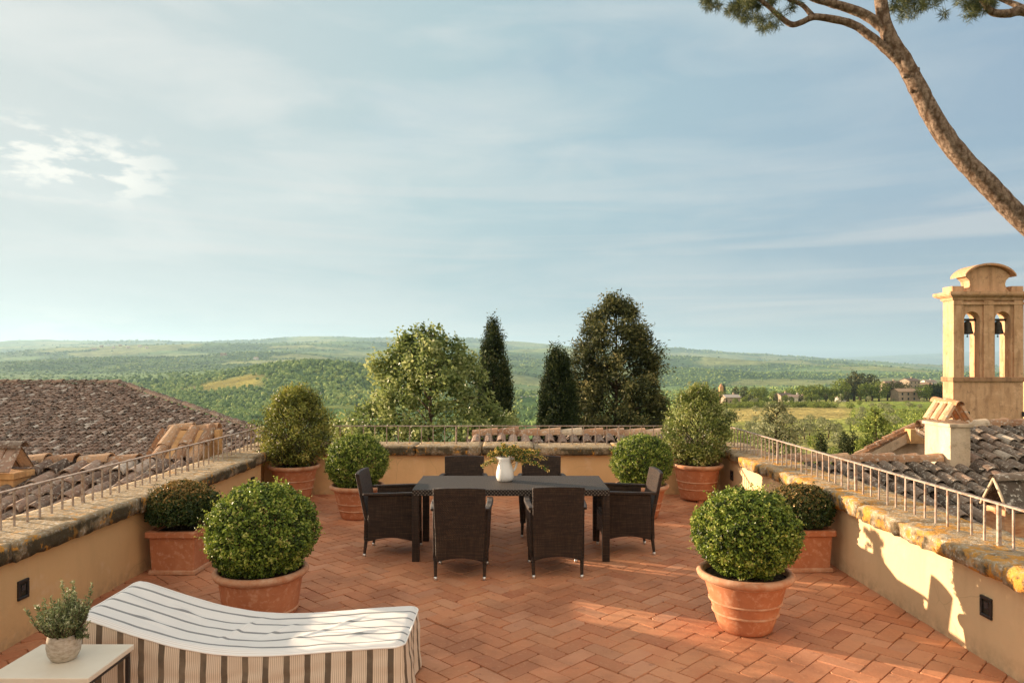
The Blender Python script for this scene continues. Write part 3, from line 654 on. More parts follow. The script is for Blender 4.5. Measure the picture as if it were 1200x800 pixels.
# railings on the copings
def railing(label, p0, p1, sp, thick_every, first):
    p0, p1 = Vector(p0), Vector(p1); L = (p1 - p0).length; t = (p1 - p0) / L; ang = math.atan2(t.y, t.x)
    root = thing('railing', label, 'railing', p0, ang)
    top = MB().box(0, L, -.018, .018, .283, .297); bevel(top.build('top_rail', IRON, root), .003, 1)
    n = int(L / sp); slim = MB().box(-.0065, .0065, -.0065, .0065, -.03, .282); fat = MB().box(-.012, .012, -.012, .012, -.03, .282)
    so = fo = None
    for k in range(n + 1):
        x = (k + .5 * (L / sp - n)) * sp; th = (k - first) % thick_every == 0
        if th: o = fo.copy() if fo else fat.build('post', IRON)
        else: o = so.copy() if so else slim.build('baluster', IRON)
        if th and not fo: fo = o
        elif th: C.objects.link(o)
        elif not so: so = o
        else: C.objects.link(o)
        o.parent = root; o.location = (x, random.gauss(0, .002), 0); o.rotation_euler = (random.gauss(0, .008), random.gauss(0, .008), random.gauss(0, .1))
    return root
railing('rusty iron railing on the left parapet, in front of the brown tiled roofs', (XL - .30, .2, .77), (XL - .30, 11.05, .77), .15, 14, 0)
railing('straight iron railing along the far parapet, in front of the tall trees', (XL - .26, YB + .22, .77), (XR + .14, YB + .22, .77), .187, 14, 2)
railing('rusty iron railing on the right parapet, in front of the grey tiled roof', (XR + .19, .2, .77), (XR + .19, YB + .05, .77), .15, 14, 4)

# recessed wall lights
def wall_light(label, x, y, z, side):
    r = thing('wall_light', label, 'wall light', (x, y, z), 0, 'recessed lights in the parapet')
    mb = MB(); d0, d1 = (-.004, .016) if side > 0 else (-.016, .004)
    for (a, b, c, d) in ((-.058, .058, .05, .072), (-.058, .058, -.072, -.05), (-.058, -.038, -.05, .05), (.038, .058, -.05, .05)): mb.box(d0, d1, a, b, c, d)
    bevel(mb.build('frame', DARK_METAL, r), .003, 1)
    MB().box(d0 * .8 if side > 0 else d0 * .3, d1 * .3 if side > 0 else d1 * .8, -.037, .037, -.049, .049).build('backplate', BRONZE, r)
    MB().box(d0 * .2 - .004 * (side < 0), d1 * .2 + .006 * (side > 0) + .002, -.020, .022, -.012, .034).build('lens', DARK_GLASS, r)
wall_light('small square dark wall light low on the left wall near the side table', XL, 5.28, .377, 1)
wall_light('small dark wall light at the far end of the left wall, by the laurel', XL, 9.95, .40, 1)
wall_light('small square dark wall light low on the sunlit right wall', XR, 4.89, .377, -1)
wall_light('small dark wall light at the far end of the right wall, behind the boxwood ball', XR, 10.55, .40, -1)

# ------------------------------------------------------------------ tiled roofs
def tile_field(mb, O, U, F, nu, nf, sp=.22, ex=.34, keep=None, jit=1.0, seg=6, k=1.0):
    """rows of barrel tiles on a plane: O = corner at the top, U along the ridge, F down the slope"""
    U, F = Vector(U).normalized(), Vector(F).normalized(); Nn = U.cross(F); Nn = Nn if Nn.z > 0 else -Nn
    for i in range(nu):
        row = random.gauss(0, .012) * jit
        for j in range(nf):
            u_, f_ = (i + .5) * sp, j * ex
            if keep and not keep(Vector(O) + U * u_ + F * f_): continue
            r = min(1, max(0, random.gauss(.5, .27)))
            Uj = (U + F * random.gauss(0, .045) * jit).normalized(); Fj = (F - U * random.gauss(0, .045) * jit).normalized()
            p = Vector(O) + U * (u_ + row + random.gauss(0, .006) * jit) + F * (f_ + random.gauss(0, .02) * jit) + Nn * (.055 + random.gauss(0, .008) * jit) * k
            mb.tile(p, Uj, Fj, Nn, .145 * k, .185 * k, .44 * k, r, 1, seg, .03 * k, .014 * k)
            p2 = Vector(O) + U * (i * sp + row) + F * (f_ + random.gauss(0, .015) * jit) + Nn * .062 * k
            mb.tile(p2, U, F, Nn, .19 * k, .16 * k, .44 * k, min(1, max(0, random.gauss(.38, .22))), -1, 4, .02)
def caps(mb, a, b, L=.42, wd=.24, r0=.5):
    a, b = Vector(a), Vector(b); t = (b - a).normalized(); up = Vector((0, 0, 1)); S = t.cross(up).normalized(); Nn = S.cross(t); n = max(1, int((b - a).length / (L * .82)))
    for k in range(n):
        mb.tile(a + (b - a) * (k / n) + Nn * random.gauss(0, .006), (S + t * random.gauss(0, .04)).normalized(), t, Nn, wd * .82, wd, L, min(1, max(0, random.gauss(r0, .25))), 1, 7, .025, .018, .46)
def slab(name, pts, mat_, parent, th=.05):
    """thin bed under a tiled slope, top face through pts"""
    a, b, c = Vector(pts[0]), Vector(pts[1]), Vector(pts[2]); n = (b - a).cross(c - a).normalized(); n = n if n.z > 0 else -n
    vs = [Vector(p) for p in pts] + [Vector(p) - n * th for p in pts]; k = len(pts)
    fs = [tuple(range(k)), tuple(range(k, 2 * k))[::-1]] + [(i, k + i, k + (i + 1) % k, (i + 1) % k) for i in range(k)]
    return adopt(MB().add(vs, fs).build(name, mat_), parent)

# low house just beyond the left railing
hs = thing('tiled_house', 'low house with brown barrel-tile roof close behind the left railing', 'house', (-6.6, 7.5, -7.5))
zl = lambda y: .67 - .30 * (9.6 - y)
mb = MB(); s3 = math.hypot(1, .3)
tile_field(mb, (-9.4, 9.6, zl(9.6)), (1, 0, 0), (0, -1, -.3), 23, 14)
tile_field(mb, (-9.4, 9.6, zl(9.6)), (1, 0, 0), (0, 1, -.3), 23, 5)
roof = adopt(mb.build('roof', TILE_BROWN), hs)
slab('roof_bed', [(-9.5, 9.6, .67), (-9.5, 5.0, zl(5.0)), (-4.24, 5.0, zl(5.0)), (-4.24, 9.6, .67)], UNDER_TILE, hs)
slab('roof_bed', [(-9.5, 9.61, .665), (-4.24, 9.61, .665), (-4.24, 11.4, .13), (-9.5, 11.4, .13)], UNDER_TILE, hs)
adopt(MB().box(-9.3, -4.26, 5.3, 11.1, -7.5, -.75).build('wall', OCHRE), hs)
mb = MB(); caps(mb, (-9.4, 9.6, .72), (-6.75, 9.6, .72)); caps(mb, (-5.85, 9.6, .72), (-5.1, 9.6, .72)); caps(mb, (-6.7, 9.6, .72), (-5.9, 9.6, .73)); adopt(mb.build('ridge_cap', TILE_PALE), hs)
# vent chimney with a tent of tiles
ch = adopt(MB().box(-6.52, -6.16, 8.74, 9.08, .1, .63).box(-6.55, -6.13, 8.71, 9.11, .63, .71).build('chimney', OCHRE), hs); bevel(ch, .012, 2)
mb = MB(); zt = 1.02
for x0 in (-6.52, -6.335):
    for (yb, sg) in ((8.69, -1), (9.13, 1)):
        top = Vector((x0 + .085, 8.91, zt)); bot = Vector((x0 + .085, yb, .73)); f = (bot - top).normalized(); nn = Vector((1, 0, 0)).cross(f); nn = nn if nn.z > 0 else -nn
        mb.tile(top, Vector((1, 0, 0)), f, nn, .165, .19, .38, random.uniform(.3, .9), 1, 6, .01, .02, .16)
mb.tile(Vector((-6.55, 8.91, zt - .01)), Vector((0, 1, 0)), Vector((1, 0, 0)), Vector((0, 0, 1)), .17, .19, .42, .2, 1, 7, .0, .02, .45)
cap = adopt(mb.build('chimney_cap', TILE_BROWN), hs); cap.parent = ch; cap.matrix_parent_inverse = ch.matrix_parent_inverse.copy() if False else Matrix.Identity(4)
adopt(cap, hs); cap.parent = ch; cap.matrix_parent_inverse = Matrix.Identity(4)
# raised lean-to with steep orange tiles and its stucco pier
dm = adopt(MB().prism([(9.75, .2), (10.5, .2), (10.5, 1.09), (10.35, 1.09), (9.80, .69), (9.75, .64)], -4.95, -4.36, fn=lambda a, b, c: (c, a, b)).build('dormer', OCHRE), hs)
mb = MB(); tile_field(mb, (-5.02, 10.42, 1.07), (1, 0, 0), (0, -1, -.74), 3, 3, .235, .32); caps(mb, (-5.06, 10.46, 1.08), (-4.30, 10.46, 1.08), .36, .2, .7)
t_ = mb.build('dormer_roof', TILE_PALE); t_.parent = dm
adopt(MB().box(-4.32, -4.25, 10.28, 10.40, .1, 1.10).build('pier', OCHRE), hs)

# broad roof farther left
bh = thing('tiled_house', 'large house with broad brown hipped roof on the left, below the hills', 'house', (-15, 20, -8))
zb = lambda y: 1.36 - .27 * (24 - y)
mb = MB(); keep = lambda p: p.x < -13.35 + (24 - p.y) * 1.44 + .1
tile_field(mb, (-24.0, 24.0, 1.36), (1, 0, 0), (0, -1, -.27), 139, 39, sp=.145, ex=.23, keep=keep, seg=4, jit=1.5, k=.68)
adopt(mb.build('roof', TILE_BROWN), bh)
slab('roof_bed', [(-24, 24, 1.36), (-24, 15.1, zb(15.1)), (-.55, 15.1, zb(15.1)), (-13.35, 24, 1.36)], UNDER_TILE, bh)
slab('gable_wall', [(-13.35, 24.02, 1.36), (-.55, 15.12, zb(15.1)), (-.55, 15.2, -8), (-13.35, 24.1, -8)], OCHRE, bh)
slab('roof_bed', [(-24, 24.02, 1.35), (-13.3, 24.02, 1.35), (-13.3, 33, -.9), (-24, 33, -.9)], UNDER_TILE, bh)
mb = MB(); caps(mb, (-24, 24, 1.42), (-13.35, 24, 1.42), .45, .24, .3); caps(mb, (-.6, 15.15, zb(15.1) + .07), (-13.3, 24, 1.42), .45, .22, .35); adopt(mb.build('ridge_cap', TILE_BROWN), bh)
adopt(MB().prism([(-23.8, 15.6), (-1.4, 15.6), (-13.5, 24), (-13.5, 32), (-23.8, 32)], -8, -1.05).build('wall', OCHRE), bh)

# roof just beyond the far parapet
nh = thing('tiled_house', 'low house whose orange ridge tiles show just over the far parapet', 'house', (1.1, 13, -7.5))
mb = MB(); caps(mb, (-.72, 12.9, .76), (3.1, 12.9, .76), .46, .27, .6); adopt(mb.build('ridge_cap', TILE_PALE), nh)
mb = MB(); tile_field(mb, (-.75, 12.9, .70), (1, 0, 0), (0, -1, -.35), 18, 3); tile_field(mb, (-.75, 12.9, .70), (1, 0, 0), (0, 1, -.35), 18, 6); adopt(mb.build('roof', TILE_BROWN), nh)
slab('roof_bed', [(-.8, 12.9, .69), (-.8, 11.8, .30), (3.2, 11.8, .30), (3.2, 12.9, .69)], UNDER_TILE, nh); slab('roof_bed', [(-.8, 12.91, .69), (3.2, 12.91, .69), (3.2, 15.2, -.11), (-.8, 15.2, -.11)], UNDER_TILE, nh)
adopt(MB().box(-.6, 3.0, 11.9, 14.9, -7.5, -.2).build('wall', OCHRE), nh)
mb = MB()
for k in range(18):
    mb.lathe([(.001, -.04), (.045, -.03), (.055, 0), (.04, .03), (.001, .045)], 8, (-.64 + k * .22 + random.gauss(0, .02), 12.72, .665), wob=.3)
adopt(mb.build('mortar_plug', WHITE_WALL), nh)

# right-hand house with dark lichened tiles
rh = thing('tiled_house', 'house with dark grey lichened barrel-tile roof close behind the right railing', 'house', (6.8, 8.5, -7.5))
zr = lambda y: .50 - .30 * (10.7 - y)
mb = MB(); tile_field(mb, (3.9, 10.7, zr(10.7)), (1, 0, 0), (0, -1, -.3), 14, 18); tile_field(mb, (6.98, 12.1, zr(12.1)), (1, 0, 0), (0, -1, -.3), 13, 22)
adopt(mb.build('roof', TILE_GREY), rh)
slab('roof_bed', [(3.88, 10.7, zr(10.7)), (3.88, 4.8, zr(4.8)), (6.9, 4.8, zr(4.8)), (6.9, 10.7, zr(10.7))], UNDER_TILE, rh)
slab('roof_bed', [(6.91, 12.1, zr(12.1)), (6.91, 4.8, zr(4.8)), (9.9, 4.8, zr(4.8)), (9.9, 12.1, zr(12.1))], UNDER_TILE, rh)
slab('roof_bed', [(3.88, 10.72, zr(10.7)), (9.9, 10.72, zr(10.7)), (9.9, 13, -.1), (3.88, 13, -.1)], UNDER_TILE, rh)
mb = MB(); caps(mb, (3.95, 10.72, zr(10.7) + .08), (6.4, 10.72, zr(10.7) + .08), .42, .24, .45); adopt(mb.build('ridge_cap', TILE_PALE), rh); mb = MB(); caps(mb, (6.95, 12.12, zr(12.1) + .08), (9.9, 12.12, zr(12.1) + .08), .42, .24, .55); adopt(mb.build('ridge_cap', TILE_PALE), rh)
mb = MB(); caps(mb, (6.94, 11.6, zr(11.6) + .1), (6.94, 5.0, zr(5.0) + .1), .42, .22, .4); adopt(mb.build('verge_tile', TILE_BROWN), rh)
adopt(MB().box(4.0, 9.6, 5.0, 12.4, -7.5, -1.2).build('wall', OCHRE), rh)
# cream chimney with a tent of orange tiles
cx0, cx1, cy0, cy1 = 6.50, 6.80, 10.50, 11.16
ch = adopt(MB().box(cx0, cx1, cy0, cy1, .2, 1.12).box(cx0 - .03, cx1 + .03, cy0 - .03, cy1 + .03, 1.12, 1.17).build('chimney', CREAM), rh); bevel(ch, .01, 2)
mb = MB(); xm = (cx0 + cx1) / 2
for k in range(3):
    y = cy0 + .12 + k * .20
    for sg in (-1, 1):
        top = Vector((xm + .02 * sg, y, 1.46)); bot = Vector((xm + sg * .17, y, 1.19)); f = (bot - top).normalized(); nn = Vector((0, 1, 0)).cross(f); nn = nn if nn.z > 0 else -nn
        mb.tile(top, Vector((0, 1, 0)), f, nn, .14, .17, .31, random.uniform(.45, .95), 1, 6, .01, .02, .45)
caps(mb, (xm, cy0 + .0, 1.45), (xm, cy1 - .06, 1.45), .34, .16, .5)
t_ = mb.build('chimney_cap', TILE_ORANGE); t_.parent = ch
# brick chimney near the right edge
ch2 = adopt(MB().box(4.70, 5.14, 6.75, 7.03, -.9, .66).build('chimney', material('old_orange_brick', lambda n: (n.mix(n.node('ShaderNodeTexBrick', {'Vector': n.map(n.pos(), (1, 1, 1), (0, 0, 0), (rad(90), 0, 0)), 'Scale': 8.0, 'Color1': (0.52, 0.24, 0.11, 1), 'Color2': (0.60, 0.34, 0.18, 1), 'Mortar': (0.55, 0.46, 0.36, 1)}).outputs[0], (0.62, 0.45, 0.30), n.ramp(n.noise(n.pos(), 9, 4), [(0.4, 0.0), (0.7, 0.6)])) if False else n.mix(n.ramp(n.noise(n.pos(), 9, 5), [(0.4, 0.0), (0.7, 0.6)]), n.ramp(n.noise(n.map(n.pos(), (4, 4, 15)), 2.2, 3), [(0.35, (0.42, 0.17, 0.08)), (0.65, (0.62, 0.33, 0.17))]), (0.64, 0.46, 0.31)), n.bump(n.noise(n.pos(), 20, 4), .5, .01)), 0.9, 0.1)), rh)
bevel(ch2, .01, 2)
mb = MB(); ym = 6.89
for (yb, r_) in ((6.68, .15), (7.10, .2)):
    for k in range(2):
        top = Vector((4.80 + k * .24, ym, .93)); bot = Vector((4.80 + k * .24, yb, .66)); f = (bot - top).normalized(); nn = Vector((1, 0, 0)).cross(f); nn = nn if nn.z > 0 else -nn
        mb.tile(top, Vector((1, 0, 0)), f, nn, .24, .26, .36, r_ + .2 * k, 1, 6, .0, .022, .10)
caps(mb, (4.67, ym, .925), (5.17, ym, .925), .5, .15, .3)
t_ = mb.build('chimney_cap', TILE_GREY); t_.parent = ch2
bar = MB()
for s_ in (-1, 1): bar.tube([(4.685, ym, .945), (4.685, ym + s_ * .19, .67)], .015, 6)
t_ = bar.build('gable_edge', CREAM); t_.parent = ch2

# small gabled outbuilding beyond the right-hand roof
ob = thing('tiled_outbuilding', 'narrow cream gable with raking orange tiles beyond the ridge of the grey roof', 'outbuilding', (7.7, 16, -7))
gx, gz, ex_, ez = 7.78, .90, 6.35, .14
adopt(MB().prism([(6.75, -7), (8.9, -7), (8.9, .19), (gx, .66), (6.75, .19)], 13.60, 13.92, fn=lambda a, b, c: (a, c, b)).build('wall', CREAM), ob)
mb = MB(); fl = Vector((ex_ - gx, 0, ez - gz)).normalized(); fr = Vector((-fl.x, 0, fl.z))
tile_field(mb, (gx, 13.52, gz - .02), (0, 1, 0), fl, 1, 8, .17, .2, k=.6); tile_field(mb, (gx, 13.52, gz - .02), (0, 1, 0), fr, 1, 8, .17, .2, k=.6)
adopt(mb.build('roof', TILE_PALE), ob)
for f in (fl, fr):
    e = Vector((gx, 0, gz - .03)) + f * 1.66
    slab('roof_bed', [(gx, 13.5, gz - .03), (e.x, 13.5, e.z), (e.x, 13.80, e.z), (gx, 13.80, gz - .03)], CREAM, ob, .17)
adopt(MB().box(7.52, 7.80, 13.36, 13.59, .56, .83).build('corbel', OCHRE), ob)

# ------------------------------------------------------------------ bell gable
TY = 30.0; tx = lambda px: (px - 600) * TY / FOC; tz = lambda py: CAMZ - (py - HOR) * TY / FOC
bt = thing('bell_tower', 'tan plastered bell gable with two arched openings and a curved crest on the right', 'bell tower', (tx(1158), TY, -7))
xl, xr, th = tx(1117), tx(1199), .72
mb = MB(); mb.box(xl - .0, xr, TY, TY + th, -7.0, tz(446)); adopt(mb.build('base', TOWER), bt)
# belfry wall with two arches, built as piers + arch heads
def arch_wall(mb, x0, x1, z0, z1, y0, y1, arches, seg=12):
    xs = x0
    for (c, hw, spring) in arches:
        mb.box(xs, c - hw, y0, y1, z0, z1); 
        pts = [(c - hw, z1), (c - hw, spring)] + [(c - hw * math.cos(math.pi * k / seg), spring + hw * math.sin(math.pi * k / seg)) for k in range(1, seg)] + [(c + hw, spring), (c + hw, z1)]
        for k in range(1, len(pts) - 2):
            a, b = pts[k], pts[k + 1]; mb.add([(a[0], y0, a[1]), (b[0], y0, b[1]), (b[0], y0, z1), (a[0], y0, z1), (a[0], y1, a[1]), (b[0], y1, b[1]), (b[0], y1, z1), (a[0], y1, z1)], [(0, 1, 2, 3), (5, 4, 7, 6), (1, 0, 4, 5)])
        xs = c + hw
    mb.box(xs, x1, y0, y1, z0, z1)
zs, zcor = tz(442), tz(352); c1, c2, hw = tx(1140), tx(1176), .335
mb = MB(); arch_wall(mb, xl + .004, xr - .004, zs, zcor, TY + .05, TY + th - .002, [(c1, hw, tz(374)), (c2, hw, tz(374))]); adopt(mb.build('belfry', TOWER), bt)
mb = MB()
for (a, b) in ((xl + .002, tx(1128.5)), (tx(1152.5), tx(1164)), (tx(1188), xr - .002)): mb.box(a, b, TY - .03, TY + .047, zs, zcor)
mb.box(xl - .02, xr + .02, TY - .055, TY + .10, tz(357), tz(354))
adopt(mb.build('pilaster', TOWER), bt)
mb = MB(); mb.box(xl - .06, xr + .06, TY - .08, TY + th + .06, tz(447), tz(441.8)); o = adopt(mb.build('sill_band', material('sill_clay', m_wall((0.34, 0.19, 0.10), (0.46, 0.28, 0.16), (0.22, 0.13, 0.08)), 0.95, 0.1)), bt); bevel(o, .02, 2)
mb = MB()
prof = [(0.02, 0), (.06, .03), (.08, .10), (.16, .15), (.24, .19), (.28, .24), (.28, .34), (.0, .36)]
for (i, (p, z)) in enumerate(prof[:-1]):
    z2 = prof[i + 1][1]; mb.box(xl - p, xr + p, TY - p, TY + th + p, zcor + z + (.001 if i else 0), zcor + z2)
adopt(mb.build('cornice', TOWER), bt)
mb = MB(); zt0 = zcor + .361
for (a, b) in ((xl - .02, tx(1130)), (tx(1186), xr + .02)): mb.box(a, b, TY + .02, TY + th - .02, zt0, zt0 + .25)
adopt(mb.build('attic_block', TOWER), bt)
cx = tx(1158.5); S_ = TY / FOC
poly = [(-26, 0), (26, 0), (25, 1.5), (22.0, 5.0), (20.5, 9.5), (21.5, 14), (24, 16.5)]
top = [(30 * math.cos(a) * .98, 10.5 + 20.6 * math.sin(a)) for a in np.linspace(.42, math.pi - .42, 15)]
poly += top + [(-24, 16.5), (-21.5, 14), (-20.5, 9.5), (-22.0, 5.0), (-25, 1.5)]
adopt(MB().prism([(cx + a * S_, zt0 + b * S_ - .02) for a, b in poly], TY + .06, TY + th - .06, fn=lambda a, b, c: (a, c, b)).build('pediment', TOWER), bt)
mb = MB(); arc = [(31.5 * math.cos(a), 11.5 + 19.5 * math.sin(a)) for a in np.linspace(.33, math.pi - .33, 19)]
out = [(cx + a * S_, zt0 + b * S_) for a, b in arc] + [(cx + a * 1.0 * S_, zt0 + (b + 2.4) * S_) for a, b in arc[::-1]]
for k in range(len(arc) - 1):
    q = [out[k], out[k + 1], out[-2 - k], out[-1 - k]]
    mb.add([(a, TY - .16, b) for a, b in q] + [(a, TY + th + .16, b) for a, b in q], [(0, 1, 2, 3)[::-1], (4, 5, 6, 7), (0, 4, 5, 1), (2, 6, 7, 3)] + ([(0, 3, 7, 4)] if k == 0 else []) + ([(1, 5, 6, 2)] if k == len(arc) - 2 else []), .6)
adopt(mb.build('crest_roof', TILE_ORANGE), bt)
for c in (c1, c2):
    b = MB().lathe([(.0, .56), (.07, .55), (.13, .50), (.155, .40), (.175, .22), (.215, .06), (.25, 0.0), (.235, 0.0), (.18, .1), (.0, .45)], 24, (c, TY + .36, tz(391)))
    b.box(c - hw + .01, c + hw - .01, TY + .30, TY + .42, tz(391) + .56, tz(391) + .66)
    bl = adopt(b.build('bell', BRONZE), bt)
    k = MB().tube([(c, TY + .36, tz(391) + .2), (c, TY + .36, tz(391) - .06)], .012, 6).lathe([(.0, -.05), (.03, -.03), (.035, 0), (.0, .04)], 10, (c, TY + .36, tz(391) - .09)).build('clapper', BRONZE); k.parent = bl
mb = MB()
for px in (1131.5, 1200): mb.box(tx(px) - .1, tx(px) + .12, TY - .10, TY - .002, tz(488), tz(482))
adopt(mb.build('putlog_block', DARK_GLASS), bt)
adopt(MB().box(xr + 2.9, xr + 12, TY + th + .01, TY + 9, -7, tz(450)).build('nave_wall', TOWER), bt)

# ------------------------------------------------------------------ dining set
tb = thing('dining_table', 'long dark woven dining table on square legs in the middle of the terrace', 'table', (-.012, 7.83, 0))
bevel(MB().box(-1.03, 1.03, -.47, .47, .685, .75).build('tabletop', WEAVE, tb), .006, 2)
for sx in (-1, 1):
    for sy in (-1, 1):
        x, y = sx * .992, sy * .432
        bevel(MB().box(x - .037, x + .037, y - .037, y + .037, 0.0, .686).build('leg', WICKER, tb), .005, 2)
def make_chair(label):
    r = thing('wicker_armchair', label, 'chair', (0, 0, 0), 0, 'wicker armchairs around the table')
    yb = lambda z: -.265 - max(0, z - .40) * .20 - max(0, .40 - z) * .03
    def sheet(name, nu, nv, fn, thick, nrm, parent, mat_=WICKER):
        vs = []
        for s_ in (-.5, .5):
            for i in range(nu + 1):
                for j in range(nv + 1):
                    p = Vector(fn(i / nu, j / nv)); vs.append(p + nrm * s_ * thick)
        K = (nu + 1) * (nv + 1); q = lambda i, j, s_: s_ * K + i * (nv + 1) + j; fs = []
        for i in range(nu):
            for j in range(nv):
                fs += [(q(i, j, 0), q(i, j + 1, 0), q(i + 1, j + 1, 0), q(i + 1, j, 0)), (q(i, j, 1), q(i + 1, j, 1), q(i + 1, j + 1, 1), q(i, j + 1, 1))]
        for i in range(nu): fs += [(q(i, 0, 0), q(i + 1, 0, 0), q(i + 1, 0, 1), q(i, 0, 1)), (q(i, nv, 0), q(i, nv, 1), q(i + 1, nv, 1), q(i + 1, nv, 0))]
        for j in range(nv): fs += [(q(0, j, 0), q(0, j, 1), q(0, j + 1, 1), q(0, j + 1, 0)), (q(nu, j, 0), q(nu, j + 1, 0), q(nu, j + 1, 1), q(nu, j, 1))]
        o = MB().add(vs, fs, .5, 0, True).build(name, mat_, parent); bevel(o, .008, 2, 50); return o
    def back(u_, v_):
        x = (u_ - .5) * 2; hwd = .232 + .018 * v_; z0 = .165 + .040 * (1 - x * x); z1 = .893 - .010 * x * x
        z = z0 + (z1 - z0) * v_; return (x * hwd, yb(z) - .012 * (1 - x * x) * v_, z)
    sheet('backrest', 10, 14, back, .042, Vector((0, 1, 0)), r)
    for s_ in (-1, 1):
        def side(u_, v_):
            y = -.243 + .50 * u_; z0 = .165 + .042 * math.sin(math.pi * u_); z1 = .655 + .012 * u_ - .05 * max(0, u_ - .85) / .15 * 0
            z = z0 + (z1 - z0) * v_; return (s_ * (.243 + .028 * v_ * min(1, u_ * 3)), y, z)
        sheet('side_panel', 10, 8, side, .040, Vector((1, 0, 0)), r)
        pts = [(s_ * .250, yb(.70) + .03, .668), (s_ * .268, -.16, .672), (s_ * .276, 0, .676), (s_ * .276, .16, .682), (s_ * .27, .245, .682), (s_ * .268, .268, .668), (s_ * .267, .272, .60)]
        mb = MB(); hw_ = .031
        n = len(pts); vs = []
        for i, p in enumerate(pts):
            t = (Vector(pts[min(i + 1, n - 1)]) - Vector(pts[max(i - 1, 0)])).normalized(); b = Vector((1, 0, 0)); c = t.cross(b).normalized() * -1
            for (a, d) in ((-1, -1), (1, -1), (1, 1), (-1, 1)): vs.append(Vector(p) + b * a * hw_ + c * d * .013)
        fs = [(i * 4 + k, i * 4 + (k + 1) % 4, i * 4 + 4 + (k + 1) % 4, i * 4 + 4 + k) for i in range(n - 1) for k in range(4)] + [(3, 2, 1, 0), tuple(range(4 * n - 4, 4 * n))]
        bevel(mb.add(vs, fs).build('arm', WICKER, r), .010, 2)
        for (fy, nm) in ((-.262, 0), (.245, 1)):
            f0 = Vector((s_ * .236, fy, .20)); f1 = Vector((s_ * (.242 if nm else .232), fy + (-.025 if not nm else .008), .0))
            lg = MB().tube([f0, f0.lerp(f1, .8), f1.lerp(f0, .05)], [.020, .015, .014], 8).build('leg', WICKER, r)
            MB().tube([f1.lerp(f0, .16), f1], [.0165, .0165], 10).build('foot_cap', STEEL, lg)
    bevel(MB().box(-.224, .224, -.235, .255, .385, .435).build('seat', WICKER, r), .012, 2)
    def front(u_, v_):
        x = (u_ - .5) * 2; z0 = .165 + .042 * (1 - x * x); return (x * .222, .252, z0 + (.40 - z0) * v_)
    sheet('front_panel', 10, 4, front, .03, Vector((0, 1, 0)), r)
    return r
chairs = [(-.496, 7.03, 0, 'dark wicker armchair seen from behind, the left one of the near pair at the table'),
          (.430, 7.09, 2, 'dark wicker armchair seen from behind, the right one of the near pair at the table'),
          (-.60, 8.66, 181, 'dark brown wicker armchair on the far side of the table, left of the white jug'),
          (.365, 8.66, 179, 'dark wicker armchair across the table, right of the jug behind the drooping flowers'),
          (-1.29, 7.80, -91, 'dark brown wicker armchair at the left end of the table, seen from its side'),
          (1.24, 7.86, 92, 'dark wicker armchair at the right end of the table, its back edge sunlit')]
c0 = make_chair('chair')
for i, (x, y, a, lb) in enumerate(chairs):
    c = c0 if i == 0 else copy_tree(c0)
    c.location = (x, y, 0); c.rotation_euler = (0, 0, rad(a)); c['label'] = lb

jug = thing('jug', 'white ceramic jug holding yellow flowers on the dark table', 'jug', (-.08, 7.93, .75))
prof = [(.001, .0), (.062, .0), (.086, .006), (.099, .045), (.098, .09), (.085, .15), (.070, .20), (.067, .235), (.078, .27), (.073, .27), (.061, .235), (.064, .2), (.078, .15), (.09, .09), (.08, .03), (.001, .02)]
mb = MB().lathe(prof, 36)
for i, v in enumerate(mb.v):                     # pouring lip
    if v[2] > .22 and v[0] < -.045: mb.v[i] = (v[0] - (v[2] - .22) * .7 * (-v[0] / .078) ** 4, v[1], v[2])
mb.build('body', CERAMIC, jug)
MB().tube([(.066, 0, .245), (.10, 0, .252), (.128, 0, .235), (.134, 0, .195), (.124, 0, .155), (.104, 0, .12), (.090, 0, .105)], [.011, .012, .012, .012, .012, .011, .010], 10).build('handle', CERAMIC, jug)
fl_ = thing('flower_bunch', 'loose bunch of drooping yellow flowers in the white jug', 'flowers', (-.08, 7.93, 1.0))
stems = MB(); P = []; Nn = []; R_ = []; Ls = []
ends = [(-.24, -.02, -.09), (-.18, .05, .03), (-.10, -.06, .09), (-.02, .04, .14), (.06, -.05, .11), (.12, .05, .12), (.20, -.03, .09), (.27, .02, .05), (.36, -.04, .03), (.46, -.02, .00), (.50, .0, -.15), (.28, -.08, -.03), (.22, -.1, -.05), (.1, .09, .05), (-.06, .1, .06), (.34, .08, .05), (.16, -.07, .02), (.40, .05, .06), (-.12, .02, .05), (.02, -.09, .05)]
for e in ends:
    e = Vector(e); mid = Vector((e.x * .45, e.y * .5, max(.06, e.z * .6 + .10))); s0 = Vector((random.gauss(0, .02), random.gauss(0, .02), -.12))
    pts = []
    for k in range(9):
        t = k / 8; pts.append(s0 * (1 - t) ** 2 + mid * 2 * t * (1 - t) + e * t * t)
    stems.tube(pts, .0025, 5)
    for k in range(95):
        t = random.uniform(.42, 1.0) ** .8; q = s0 * (1 - t) ** 2 + mid * 2 * t * (1 - t) + e * t * t
        P.append(q + Vector((random.gauss(0, .017), random.gauss(0, .017), random.gauss(0, .014)))); Nn.append((random.gauss(0, 1), random.gauss(-.3, 1), random.gauss(.6, 1)))
        fl = random.random() < .35 + .4 * t; R_.append(random.uniform(.4, 1.0) if fl else random.uniform(.0, .33)); Ls.append(.022 if fl else .034)
stems.build('stem', TWIG, fl_)
link('blossom', leaf_mesh('blossom', np.array([tuple(p) for p in P]), np.array(Nn), np.array(Ls), np.array(Ls) * .62, np.array(R_)), FLOWER, fl_)

